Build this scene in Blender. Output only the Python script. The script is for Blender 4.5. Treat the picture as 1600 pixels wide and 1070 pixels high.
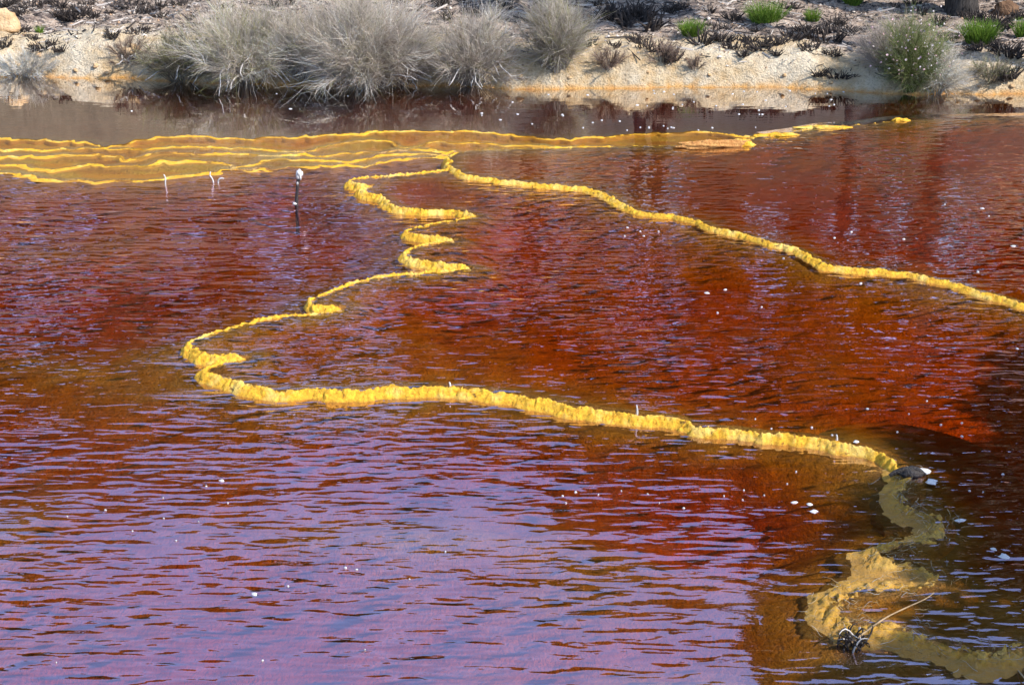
import bpy, math, random
import numpy as np
from mathutils import Vector, geometry

random.seed(7)
rng = np.random.default_rng(11)
scene = bpy.context.scene
for o in list(bpy.data.objects):
    bpy.data.objects.remove(o)

# ------------------------------------------------------------------ camera
CAM_H = 5.0
PITCH = math.radians(25.4)
FPX = 1600 * 50.0 / 36.0
cam_d = bpy.data.cameras.new("camera")
cam_d.lens = 50.0
cam_d.sensor_width = 36.0
cam_d.clip_start = 0.1
cam_d.clip_end = 3000
cam = bpy.data.objects.new("camera", cam_d)
scene.collection.objects.link(cam)
cam.location = (0, 0, CAM_H)
cam.rotation_euler = (math.radians(90) - PITCH, 0, 0)
scene.camera = cam

# ------------------------------------------------------------------ light
SUN = Vector((0.72, -0.34, 0.78)).normalized()
world = bpy.data.worlds.new("World")
scene.world = world
world.use_nodes = True
wt = world.node_tree
bg = wt.nodes["Background"]
sky = wt.nodes.new("ShaderNodeTexSky")
sky.sky_type = 'NISHITA'
sky.sun_disc = False
sky.sun_elevation = math.asin(SUN.z)
sky.sun_rotation = math.atan2(SUN.x, SUN.y)
sky.air_density = 1.0
sky.dust_density = 0.5
sky.ozone_density = 2.0
wt.links.new(sky.outputs[0], bg.inputs[0])
bg.inputs[1].default_value = 0.15
sun_d = bpy.data.lights.new("sun", 'SUN')
sun_d.energy = 2.8
sun_d.angle = math.radians(0.5)
sun_d.color = (1.0, 0.955, 0.88)
sun = bpy.data.objects.new("sun", sun_d)
scene.collection.objects.link(sun)
sun.rotation_euler = SUN.to_track_quat('Z', 'Y').to_euler()
scene.view_settings.view_transform = 'Standard'
scene.view_settings.look = 'None'
scene.view_settings.exposure = 1.25
scene.view_settings.gamma = 1.0
scene.cycles.use_denoising = True
scene.cycles.max_bounces = 8
scene.cycles.glossy_bounces = 3
scene.cycles.diffuse_bounces = 2
scene.cycles.transparent_max_bounces = 12
scene.cycles.caustics_reflective = False
scene.cycles.caustics_refractive = False
scene.cycles.sample_clamp_indirect = 6.0

# ------------------------------------------------------------------ helpers
C = scene.collection


def at(px, py, z=0.0):
    """point of the plane z seen at photograph pixel (px, py)"""
    cx, cy = (px - 800) / FPX, (py - 535) / FPX
    cp, sp = math.cos(PITCH), math.sin(PITCH)
    d = (cx, cp - cy * sp, -sp - cy * cp)
    t = (z - CAM_H) / d[2]
    return Vector((d[0] * t, d[1] * t, z))


def ppm(y, z=0.3):
    """photo pixels per metre at world distance y"""
    return FPX / math.hypot(y, CAM_H - z)


def _hash(ix, iy, seed):
    n = (ix * 374761393 + iy * 668265263 + seed * 974634777) & 0x7fffffff
    n = ((n ^ (n >> 13)) * 1274126177) & 0x7fffffff
    n = n ^ (n >> 16)
    return (n & 0xffff) / 65535.0


def vnoise(x, y, seed=0):
    x = np.asarray(x, float); y = np.asarray(y, float)
    ix = np.floor(x).astype(np.int64); iy = np.floor(y).astype(np.int64)
    fx = x - ix; fy = y - iy
    fx = fx * fx * (3 - 2 * fx); fy = fy * fy * (3 - 2 * fy)
    a = _hash(ix, iy, seed); b = _hash(ix + 1, iy, seed)
    c = _hash(ix, iy + 1, seed); d = _hash(ix + 1, iy + 1, seed)
    return (a + (b - a) * fx) * (1 - fy) + (c + (d - c) * fx) * fy - 0.5


def fbm(x, y, seed=0, octv=4):
    s = 0; a = 1.0
    for k in range(octv):
        s = s + a * vnoise(np.asarray(x) * 2 ** k + 17.3 * k, np.asarray(y) * 2 ** k - 9.1 * k, seed + k)
        a *= 0.5
    return s


def sstep(a, b, x):
    t = np.clip((x - a) / (b - a), 0, 1)
    return t * t * (3 - 2 * t)


def inpoly(x, y, poly):
    x = np.asarray(x); y = np.asarray(y)
    ins = np.zeros(x.shape, bool)
    n = len(poly)
    for i in range(n):
        x0, y0 = poly[i]; x1, y1 = poly[(i + 1) % n]
        if y0 == y1:
            continue
        c = (y0 > y) != (y1 > y)
        ins ^= c & (x < (x1 - x0) * (y - y0) / (y1 - y0) + x0)
    return ins


def resample(pts, step):
    """Catmull-Rom through pts (n x k), then even spacing"""
    P = np.array(pts, float)
    P = np.vstack([2 * P[0] - P[1], P, 2 * P[-1] - P[-2]])
    out = []
    for i in range(1, len(P) - 2):
        p0, p1, p2, p3 = P[i - 1], P[i], P[i + 1], P[i + 2]
        n = max(2, int(np.linalg.norm((p2 - p1)[:2]) / (step * 0.3)))
        t = np.linspace(0, 1, n, endpoint=False)[:, None]
        # tension lowered so that close points do not loop
        m1 = (p2 - p0) * 0.42; m2 = (p3 - p1) * 0.42
        out.append((2 * t**3 - 3 * t**2 + 1) * p1 + (t**3 - 2 * t**2 + t) * m1 + (-2 * t**3 + 3 * t**2) * p2 + (t**3 - t**2) * m2)
    Q = np.vstack(out + [P[-2][None]])
    L = np.concatenate([[0], np.cumsum(np.linalg.norm(np.diff(Q[:, :2], axis=0), axis=1))])
    s = np.arange(0, L[-1], step)
    return np.stack([np.interp(s, L, Q[:, k]) for k in range(Q.shape[1])], 1)


def linedist(x, y, line):
    """distance of points to a polyline, and index of the nearest segment"""
    x = np.asarray(x, float).ravel(); y = np.asarray(y, float).ravel()
    best = np.full(x.shape, 1e9); idx = np.zeros(x.shape, int)
    for i in range(len(line) - 1):
        ax, ay = line[i][0], line[i][1]; bx, by = line[i + 1][0], line[i + 1][1]
        dx, dy = bx - ax, by - ay
        l2 = dx * dx + dy * dy + 1e-12
        t = np.clip(((x - ax) * dx + (y - ay) * dy) / l2, 0, 1)
        d = (x - ax - t * dx) ** 2 + (y - ay - t * dy) ** 2
        m = d < best
        best[m] = d[m]; idx[m] = i
    return np.sqrt(best), idx


def mesh_np(name, V, F, mat=None, smooth=True, attrs=None):
    """mesh from numpy vertices and equal-sided faces"""
    V = np.asarray(V, np.float32); F = np.asarray(F, np.int32)
    me = bpy.data.meshes.new(name)
    k = F.shape[1]
    me.vertices.add(len(V)); me.vertices.foreach_set("co", V.ravel())
    me.loops.add(F.size); me.loops.foreach_set("vertex_index", F.ravel())
    me.polygons.add(len(F))
    me.polygons.foreach_set("loop_start", np.arange(0, F.size, k, dtype=np.int32))
    me.polygons.foreach_set("loop_total", np.full(len(F), k, np.int32))
    me.update(calc_edges=True)
    me.polygons.foreach_set("use_smooth", np.full(len(F), smooth, bool))
    for an, av in (attrs or {}).items():
        av = np.asarray(av, np.float32)
        if av.ndim == 1:
            a = me.attributes.new(an, 'FLOAT', 'POINT'); a.data.foreach_set("value", av)
        else:
            a = me.attributes.new(an, 'FLOAT_COLOR', 'POINT')
            a.data.foreach_set("color", np.hstack([av, np.ones((len(av), 1), np.float32)]).ravel().astype(np.float32))
    if mat:
        me.materials.append(mat)
    return me


def obj(name, me, parent=None, loc=None):
    o = bpy.data.objects.new(name, me)
    C.objects.link(o)
    if parent:
        o.parent = parent
    if loc is not None:
        o.location = loc
    return o


def empty(name, loc):
    o = bpy.data.objects.new(name, None)
    o.empty_display_size = 0.1
    C.objects.link(o); o.location = loc
    return o


def tag(o, label, cat, group=None):
    o["label"] = label; o["category"] = cat
    if group:
        o["group"] = group
    return o


def struct(o, label=None):
    o["kind"] = "structure"
    if label:
        o["label"] = label
    return o


# ------------------------------------------------------------------ material helpers
class NT:
    def __init__(self, name):
        self.m = bpy.data.materials.new(name); self.m.use_nodes = True
        self.t = self.m.node_tree
        self.t.nodes.clear()
        self.out = self.n("ShaderNodeOutputMaterial")

    def n(self, typ, **kw):
        nd = self.t.nodes.new(typ)
        for k, v in kw.items():
            setattr(nd, k, v)
        return nd

    def l(self, a, b):
        self.t.links.new(a, b)

    def val(self, sock, v):
        if hasattr(v, "is_output"):
            self.l(v, sock)
        else:
            sock.default_value = v

    def math(self, op, a, b=None, c=None, clamp=False):
        nd = self.n("ShaderNodeMath", operation=op, use_clamp=clamp)
        self.val(nd.inputs[0], a)
        if b is not None:
            self.val(nd.inputs[1], b)
        if c is not None:
            self.val(nd.inputs[2], c)
        return nd.outputs[0]

    def mix(self, f, a, b):
        nd = self.n("ShaderNodeMix", data_type='RGBA')
        self.val(nd.inputs[0], f)
        for s, v in ((nd.inputs[6], a), (nd.inputs[7], b)):
            if isinstance(v, tuple):
                v = v + (1,) if len(v) == 3 else v
            self.val(s, v)
        return nd.outputs[2]

    def pos(self):
        return self.n("ShaderNodeNewGeometry").outputs["Position"]

    def obco(self):
        return self.n("ShaderNodeTexCoord").outputs["Object"]

    def noise(self, vec, scale, detail=3, rough=0.55, sc=None, rot=0, dist=0):
        if sc or rot:
            mp = self.n("ShaderNodeMapping")
            self.l(vec, mp.inputs[0])
            mp.inputs["Rotation"].default_value = (0, 0, rot)
            mp.inputs["Scale"].default_value = sc or (1, 1, 1)
            vec = mp.outputs[0]
        nd = self.n("ShaderNodeTexNoise")
        self.l(vec, nd.inputs["Vector"])
        nd.inputs["Scale"].default_value = scale
        nd.inputs["Detail"].default_value = detail
        nd.inputs["Roughness"].default_value = rough
        nd.inputs["Distortion"].default_value = dist
        return nd.outputs[0]

    def ramp(self, f, stops, interp='LINEAR'):
        r = self.n("ShaderNodeValToRGB")
        r.color_ramp.interpolation = interp
        e = r.color_ramp.elements
        while len(e) < len(stops):
            e.new(0.5)
        for k, (p, c) in enumerate(stops):
            e[k].position = p
            e[k].color = (c, c, c, 1) if not isinstance(c, tuple) else c + (1,)
        self.l(f, r.inputs[0])
        return r.outputs[0]

    def attr(self, name, col=False):
        a = self.n("ShaderNodeAttribute", attribute_name=name)
        return a.outputs["Color" if col else "Fac"]

    def bump(self, h, dist=1.0, strength=1.0, normal=None):
        b = self.n("ShaderNodeBump")
        b.inputs["Strength"].default_value = strength
        b.inputs["Distance"].default_value = dist
        self.l(h, b.inputs["Height"])
        if normal:
            self.l(normal, b.inputs["Normal"])
        return b.outputs[0]

    def principled(self, col, rough=0.8, spec=0.3, normal=None, sub=None):
        p = self.n("ShaderNodeBsdfPrincipled")
        if isinstance(col, tuple):
            p.inputs["Base Color"].default_value = col + (1,)
        else:
            self.l(col, p.inputs["Base Color"])
        self.val(p.inputs["Roughness"], rough)
        self.val(p.inputs["Specular IOR Level"], spec)
        if normal:
            self.l(normal, p.inputs["Normal"])
        self.l(p.outputs[0], self.out.inputs[0])
        return p


def simple_mat(name, c1, c2, scale=8.0, rough=0.85, spec=0.2, bump=0.01, detail=4, bscale=None):
    t = NT(name)
    v = t.obco()
    n = t.noise(v, scale, detail)
    col = t.mix(t.ramp(n, [(0.3, 0.0), (0.7, 1.0)]), c1, c2)
    nb = t.noise(v, bscale or scale * 3, 4)
    t.principled(col, rough, spec, t.bump(nb, bump))
    return t.m


def strand_mat(name, trans=0.25, rough=0.7):
    """twigs and blades: colour carried per strand"""
    t = NT(name)
    col = t.attr("tint", True)
    p = t.principled(col, rough, 0.25)
    if trans:
        tr = t.n("ShaderNodeBsdfTranslucent"); t.l(col, tr.inputs[0])
        mx = t.n("ShaderNodeMixShader"); mx.inputs[0].default_value = trans
        t.l(p.outputs[0], mx.inputs[1]); t.l(tr.outputs[0], mx.inputs[2])
        t.l(mx.outputs[0], t.out.inputs[0])
    return t.m


# ------------------------------------------------------------------ plan of the pools
def seq(pts, z, ox=0, oy=0, k=1.0):
    return [tuple(at(ox + x * k, oy + y * k, z)[:2]) for x, y in pts]


LV = dict(D=0.0, T1=0.008, T2=0.015, T3=0.022, T4=0.029, A=0.036, C=0.054, B=0.086)

# crest of the long scalloped rim (pool C above pool D)
k4 = 550 / 1509.0
r1 = seq([(1238, 42), (1150, 53), (1000, 66), (900, 75), (840, 82), (812, 95), (850, 106), (925, 106), (893, 118), (868, 133), (905, 146),
          (958, 158), (985, 186), (1030, 203), (1150, 212), (1250, 212), (1320, 224), (1368, 240), (1300, 254), (1180, 272), (1095, 288),
          (1062, 308), (1110, 322), (1190, 328), (1285, 336), (1220, 348), (1140, 362), (1065, 386), (1052, 404), (1095, 424), (1165, 436),
          (1260, 446), (1352, 460), (1250, 474), (1110, 488), (1000, 496), (900, 510), (800, 540), (720, 568), (642, 600),
          (668, 626), (730, 620), (798, 626), (770, 646), (640, 663), (480, 675), (400, 695), (300, 722), (200, 752), (128, 788),
          (165, 822), (230, 838), (310, 834), (398, 838), (340, 860), (270, 872), (205, 890), (192, 915), (240, 920), (300, 942), (400, 970), (480, 988),
          (560, 990), (640, 978), (720, 985), (800, 988), (900, 986), (1000, 980), (1100, 976), (1230, 976)], LV['C'], 250, 250, k4)
k5 = 550 / 1600.0
r1 += seq([(70, 168), (200, 182), (300, 192), (360, 210), (450, 222), (550, 250), (650, 266), (750, 276), (860, 287), (960, 294), (1050, 307),
           (1130, 336), (1200, 351), (1300, 353), (1400, 364), (1500, 374)], LV['C'], 700, 550, k5)
k6 = 450 / 1146.0
r1 += seq([(100, 70), (200, 77), (300, 85), (410, 108), (500, 122), (570, 145), (625, 180), (655, 215)], LV['C'], 1150, 650, k6)
# the same rim going on, wide and low, in the shade at the right
r1s = seq([(655, 215), (700, 235), (700, 262), (650, 300), (640, 335), (700, 375), (775, 400), (800, 440), (770, 480), (700, 500), (600, 510), (555, 535),
           (570, 570), (640, 590), (720, 590), (775, 610), (790, 645), (740, 678), (640, 680), (540, 690), (450, 700),
           (405, 720), (400, 770), (450, 810), (540, 835), (640, 845), (740, 870), (830, 905), (920, 935), (1010, 950), (1146, 925),
           (1300, 915), (1700, 930), (2500, 960)], LV['C'], 1150, 650, k6)
k7 = 900 / 1600.0
r2 = seq([(18, 106), (4, 124), (12, 148), (60, 168), (150, 180), (250, 191), (350, 198), (400, 204), (438, 218), (470, 242), (520, 262), (600, 276),
          (680, 287), (740, 312), (830, 333), (900, 352), (970, 372), (1010, 398), (1060, 417), (1130, 427), (1200, 427), (1280, 437), (1350, 452),
          (1400, 463), (1450, 482), (1520, 502), (1570, 516), (1640, 536), (1800, 580), (2600, 700)], LV['B'], 700, 180, k7)
FARL = -17.0
K = {}
K['T1'] = seq([(0, 270), (34, 273), (84, 281), (169, 282), (236, 280), (324, 271), (351, 264), (440, 262), (530, 258), (564, 258), (614, 249), (660, 246), (706, 246)], LV['T1'])
K['T2'] = seq([(0, 258), (40, 263), (84, 267), (132, 257), (176, 258), (230, 258), (257, 251), (337, 253), (375, 260), (425, 247), (470, 250), (540, 252), (600, 243), (640, 240), (704, 241)], LV['T2'])
K['T3'] = seq([(0, 245), (118, 241), (162, 240), (199, 249), (236, 239), (304, 239), (418, 241), (472, 241), (506, 242), (560, 238), (620, 236), (658, 234), (712, 238)], LV['T3'])
K['T4'] = seq([(0, 233), (101, 233), (162, 231), (200, 232), (300, 229), (400, 232), (472, 236), (513, 228), (540, 223), (597, 218), (640, 230), (675, 220), (720, 222), (800, 226), (870, 228), (960, 229)], LV['T4'])
K['A'] = seq([(0, 216), (120, 221), (169, 228), (236, 216), (284, 212), (371, 216), (460, 213), (540, 210), (587, 206), (665, 204), (766, 206), (817, 213), (881, 217), (985, 209), (1070, 206), (1130, 209), (1180, 214)], LV['A'])
for q in K:
    y0 = K[q][0][1]
    K[q] = [(FARL, y0 + 0.5), (-12.0, y0 + 0.3), (-9.0, y0 + 0.1)] + K[q]
# back edge of pool B, over which it spills into the far pools
Epx = [(712, 239), (740, 235), (800, 233), (871, 231), (960, 229), (1070, 227), (1150, 224), (1185, 214), (1210, 211), (1260, 204), (1300, 197), (1355, 194), (1410, 187), (1500, 184), (1600, 182), (1800, 178), (2400, 168)]
E = seq(Epx, LV['B'])
Ez = [LV['B']] * 7 + [LV['B'] - .002, LV['B'] - .004] + [LV['B'] - .006] * 8

J = lambda pts, amp, seed: [(x + amp * float(vnoise(x * 9, y * 9, seed)) + .6 * amp * float(vnoise(x * 23, y * 23, seed + 5)),
                            y + amp * float(vnoise(x * 9, y * 9, seed + 1)) + .6 * amp * float(vnoise(x * 23, y * 23, seed + 6))) for x, y in pts]
R1 = J([tuple(p) for p in resample(r1, 0.03)], 0.035, 3)
R1S = J([tuple(p) for p in resample(r1s, 0.05)], 0.06, 4)
R2 = J([tuple(p) for p in resample(r2, 0.04)], 0.05, 5)
EL = resample([(x, y, z) for (x, y), z in zip(E, Ez)], 0.05)
Ep = [tuple(p[:2]) for p in EL]
KL = {q: J([tuple(p) for p in resample(K[q], 0.06)], 0.10, 20 + i) for i, q in enumerate(K)}

FAR = 26.0
FARR = 22.0


def tailE(p):
    """the part of the back edge right of a point"""
    return [e for e in Ep if e[0] > p[0] + 0.03]


def region(line):
    return line + tailE(line[-1]) + [(FARR, Ep[-1][1]), (FARR, FAR), (FARL, FAR)]


POLY = {}
for q in K:
    POLY[q] = region(KL[q])
POLY['C'] = R1 + R1S + [(FARR, R1S[-1][1]), (FARR, Ep[-1][1])] + Ep[::-1]
POLY['B'] = R2 + [(FARR, R2[-1][1]), (FARR, Ep[-1][1])] + Ep[::-1]
POLY['D'] = [(FARL, 0), (FARR, 0), (FARR, FAR), (FARL, FAR)]
ORDER = sorted(LV, key=lambda q: LV[q])
FRONT = {'C': [R1, R1S], 'B': [R2, Ep], 'A': [KL['A']], 'T4': [KL['T4']], 'T3': [KL['T3']], 'T2': [KL['T2']], 'T1': [KL['T1']], 'D': []}
ALL_LINES = {'C': R1, 'CS': R1S, 'B': R2, 'E': Ep, **KL}


def pool_of(x, y):
    x = np.asarray(x).ravel(); y = np.asarray(y).ravel()
    r = np.zeros(x.shape, int)
    for i, q in enumerate(ORDER):
        r[inpoly(x, y, POLY[q])] = i
    return r


# ---- shore lines
shore_px = [(-500, 112), (0, 118), (60, 120), (150, 123), (200, 122), (260, 126), (330, 130), (480, 133), (560, 134), (700, 134), (760, 137), (800, 140), (880, 138), (1000, 137), (1060, 135), (1200, 137), (1300, 139), (1360, 146), (1450, 149), (1520, 147), (1600, 148), (2100, 155)]
sh = np.array([at(x, y, LV['A'])[:2] for x, y in shore_px])
sh = np.vstack([[-40, sh[0][1] - 1.5], sh, [40, sh[-1][1] - 4]])


def shore(x):
    return np.interp(x, sh[:, 0], sh[:, 1])


def gpx(x, y, px, py, rx, ry, z=0.0):
    """gaussian bump whose centre and radii are read off the photograph"""
    c = at(px, py, z); k = ppm(c.y, z); ka = k * (CAM_H - z) / math.hypot(c.y, CAM_H - z)
    return np.exp(-(((x - c.x) * k / rx) ** 2 + ((y - c.y) * ka / ry) ** 2))


def bank_height(x, y):
    x = np.asarray(x, float); y = np.asarray(y, float)
    s = y - shore(x) + 0.10 * vnoise(x * 2.3, y * 2.3, 41) + 0.05 * vnoise(x * 7, y * 7, 42)
    sp = np.maximum(s, 0)
    steep = 0.5 + 0.5 * sstep(-1.2, 0.2, x) * 0 + 0.5 * (1 - sstep(-0.6, 0.6, x))
    z = LV['A'] + np.where(s < 0, 0.42 * s, 0)
    z = z + 0.30 * (1 + 0.7 * vnoise(x * 1.1, y * 0.0, 58)) * (1 - np.exp(-5.5 * sp)) * (0.9 + 0.25 * steep) + 0.05 * sp
    hill = np.maximum(sp - 4.3, 0)
    z = z + 8.5 * np.tanh((1.15 - 0.2 * sstep(-3, 4, x)) * (np.sqrt(hill * hill + 1.0) - 1.0) / 8.5) - 0.105 * np.maximum(sp - 14, 0)
    on = sstep(0.0, 0.5, sp)
    z = z + on * (0.10 * fbm(x * 0.9, y * 0.9, 50, 3) + 0.05 * fbm(x * 3.1, y * 3.1, 51, 3) + 0.03 * fbm(x * 11, y * 11, 52, 2))
    z = z + 0.035 * sstep(0.02, 0.2, sp) * fbm(x * 9, y * 9, 53, 3) + 0.05 * sstep(0.02, 0.3, sp) * fbm(x * 3.2, y * 3.2, 54, 2)
    # hummocks of the bank
    z = z + sstep(0, 0.25, sp) * (0.17 * gpx(x, y, 105, 92, 75, 22, 0.3) + 0.10 * gpx(x, y, 190, 78, 60, 16, 0.3) + 0.09 * gpx(x, y, 1180, 100, 190, 18, 0.3)
                                  + 0.08 * gpx(x, y, 960, 90, 70, 14, 0.3))
    return z, s


DP = dict(D=0.25, T1=0.06, C=0.25, T2=0.08, B=0.27, T3=0.13, T4=0.17, A=0.62)
patches = [(200, 990, 420, 90, -.08), (1500, 930, 130, 45, -.2), (1425, 800, 50, 60, -.14), (1330, 1000, 110, 40, -.1), (90, 378, 190, 26, -.17), (40, 330, 90, 16, -.07), (560, 830, 260, 34, -.14), (20, 800, 120, 70, -.13), (1290, 765, 120, 28, -.20), (985, 930, 210, 60, -.12),
           (1200, 812, 190, 22, .16), (1000, 740, 150, 26, .04), (720, 700, 200, 24, .03), (300, 290, 200, 9, -.06), (200, 470, 260, 26, .05), (640, 420, 70, 25, .06), (440, 520, 100, 30, .05),
           (860, 416, 150, 7, -.14), (520, 560, 120, 40, -.08), (900, 440, 300, 30, -.02), (1350, 590, 150, 40, -.06), (1550, 700, 160, 160, .10), (860, 300, 140, 20, -.05), (1150, 300, 400, 50, -.05),
           (1340, 165, 90, 12, -.26), (1060, 1062, 130, 16, -.26), (1330, 1040, 120, 30, -.16), (1250, 890, 60, 20, -.1), (300, 640, 300, 14, .04), (1080, 860, 120, 20, -.05), (30, 560, 140, 30, -.08), (230, 610, 90, 20, -.06)]


FOOT = {'D': ((R1[::4], .65, .14), (R1S[::3], .9, .12), (KL['T1'][::3], .8, .18)), 'C': ((R2[::4], .6, .14),), 'A': ((Ep[::3], .8, .25),), 'T4': ((KL['A'][::3], .3, .25), (Ep[::3], .4, .3)), 'T3': ((KL['T4'][::3], .3, .25), (Ep[::3], .4, .3)), 'T2': ((KL['T3'][::3], .3, .25),), 'T1': ((KL['T2'][::3], .3, .25),)}


def bed_depth(x, y, q, dist):
    """depth of pool q under its own water level; dist: metres to its lower rim"""
    d = np.full(np.shape(x), DP[q])
    n = fbm(x * 0.55, y * 0.8, 60, 4)
    d = d * (1 + (0.75 if q in 'DCBA' else 1.1) * n + 0.25 * fbm(x * 2.4, y * 2.4, 64, 3) + (0 if q in 'DCBA' else 1.2 * vnoise(x * 1.1, y * 2.6, 66)))
    if q in 'DCBA':
        for px, py, rx, ry, a in patches:
            d = d + a * gpx(x, y, px, py, rx, ry, LV[q])
    d = np.clip(d, 0.035 if q in 'DCBA' else 0.02, 0.75)
    for L, w_, k_ in FOOT.get(q, ()):
        d = d * (k_ + (1 - k_) * sstep(0.08, w_, linedist(x, y, L)[0]))
    if dist is not None:
        w = 0.5 if q in 'CBA' else 0.22
        d = d * (0.03 + 0.97 * sstep(0.04, w, dist))
    return d


def front_dist(x, y, q):
    if not FRONT[q]:
        return None
    return np.min([linedist(x, y, L[::2])[0] for L in FRONT[q]], axis=0)


def bed_z(x, y, pid):
    x = np.asarray(x, float).ravel(); y = np.asarray(y, float).ravel()
    z = np.zeros(x.shape)
    for i, q in enumerate(ORDER):
        m = pid == i
        if m.any():
            z[m] = LV[q] - bed_depth(x[m], y[m], q, front_dist(x[m], y[m], q))
    return z


def side_banks(x, y):
    """the right, left and near banks, all outside the picture"""
    r = 0.5 * (x - (3.9 + 0.22 * np.clip(y, 0, 20)) + 0.3 * vnoise(x, y, 71))
    r = np.minimum(r, 1.2 + 0.05 * r)
    l = 0.3 * (-12.5 - x)
    l = np.minimum(l, 1.0 + 0.05 * l)
    n = np.minimum(0.9 * (4.1 - y), 3.35) + 0.1 * vnoise(x, y, 72)
    return np.maximum(np.maximum(r, l), n)


# ------------------------------------------------------------------ ground material
def ground_material():
    t = NT("ground_sand_ash_and_ochre_bed")
    p = t.pos()
    s = t.attr("shore_dist")
    wet = t.attr("under_water")
    # sand
    n1 = t.noise(p, 1.6, 5, 0.6)
    n2 = t.noise(p, 9, 5, 0.65)
    n3 = t.noise(p, 38, 4, 0.7)
    sand = t.mix(t.ramp(n2, [(0.3, 0.0), (0.7, 1.0)]), (0.55, 0.37, 0.19), (0.75, 0.59, 0.38))
    sand = t.mix(t.ramp(n1, [(0.42, 0.0), (0.62, 1.0)]), sand, (0.80, 0.67, 0.49))
    sand = t.mix(t.ramp(n3, [(0.54, 0.0), (0.68, 0.55)]), sand, (0.22, 0.135, 0.08))
    # burnt ash soil
    ash = t.mix(t.ramp(n2, [(0.32, 0.0), (0.66, 1.0)]), (0.31, 0.22, 0.17), (0.67, 0.53, 0.42))
    ash = t.mix(t.ramp(t.noise(p, 5.0, 5, 0.7, sc=(0.6, 1.6, 1)), [(0.47, 0.0), (0.60, 0.9)]), ash, (0.10, 0.08, 0.078))
    ash = t.mix(t.ramp(t.noise(p, 2.2, 4, 0.6), [(0.56, 0.0), (0.66, 0.7)]), ash, (0.52, 0.38, 0.27))
    ash = t.mix(t.ramp(n3, [(0.53, 0.0), (0.64, 0.85)]), ash, (0.04, 0.033, 0.032))
    edge = t.math('ADD', s, t.math('MULTIPLY', t.math('SUBTRACT', n1, 0.5), 1.6))
    edge = t.math('ADD', edge, t.math('MULTIPLY', t.math('SUBTRACT', n2, 0.5), 0.9))
    edge = t.math('SUBTRACT', edge, t.math('MULTIPLY', t.attr("sandy"), 1.0))
    land = t.mix(t.ramp(edge, [(0.45, 0.0), (1.1, 1.0)]), sand, ash)
    # stained strip at the waterline
    stain = t.ramp(t.math('ADD', s, t.math('MULTIPLY', t.math('SUBTRACT', n2, 0.5), 0.25)), [(0.0, 1.0), (0.06, 0.0)])
    land = t.mix(t.math('MULTIPLY', stain, 0.25), land, (0.55, 0.30, 0.09))
    # bed
    bed = t.mix(t.ramp(t.noise(p, 3.2, 6, 0.65), [(0.35, 0.0), (0.65, 1.0)]), (0.68, 0.26, 0.04), (0.86, 0.43, 0.07))
    bed = t.mix(t.ramp(t.noise(p, 14, 4, 0.7), [(0.56, 0.0), (0.72, 0.5)]), bed, (0.22, 0.10, 0.03))
    bed = t.mix(t.ramp(t.noise(p, 0.8, 4, 0.6), [(0.54, 0.0), (0.70, 0.4)]), bed, (0.34, 0.14, 0.03))
    tan = t.mix(t.ramp(n2, [(0.35, 0.0), (0.65, 1.0)]), (0.42, 0.28, 0.18), (0.64, 0.48, 0.34))
    sx = t.n('ShaderNodeSeparateXYZ'); t.l(p, sx.inputs[0])
    east = t.math('MULTIPLY_ADD', t.math('ADD', sx.outputs[0], t.math('MULTIPLY', n1, 6.0)), 0.16, 0.1, clamp=True)
    tan = t.mix(east, t.mix(n2, (0.10, 0.085, 0.05), (0.24, 0.19, 0.13)), tan)
    land = t.mix(t.ramp(t.math('DIVIDE', edge, 10.0), [(0.42, 0.0), (0.52, 0.85)]), land, tan)
    bed = t.mix(t.attr('terrace'), bed, t.mix(t.ramp(t.noise(p, 2.0, 5, .65, sc=(.5, 1.6, 1)), [(0.4, 0.0), (0.62, 1.0)]), (0.82, 0.52, 0.08), (0.62, 0.26, 0.04)))
    col = t.mix(wet, land, bed)
    h = t.math('ADD', t.math('MULTIPLY', n3, 0.06), t.math('MULTIPLY', n2, 0.10))
    h = t.math('ADD', h, t.math('MULTIPLY', t.noise(p, 120, 2), 0.008))
    t.principled(col, 0.92, 0.15, t.bump(h, 1.0, 0.9))
    return t.m


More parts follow.
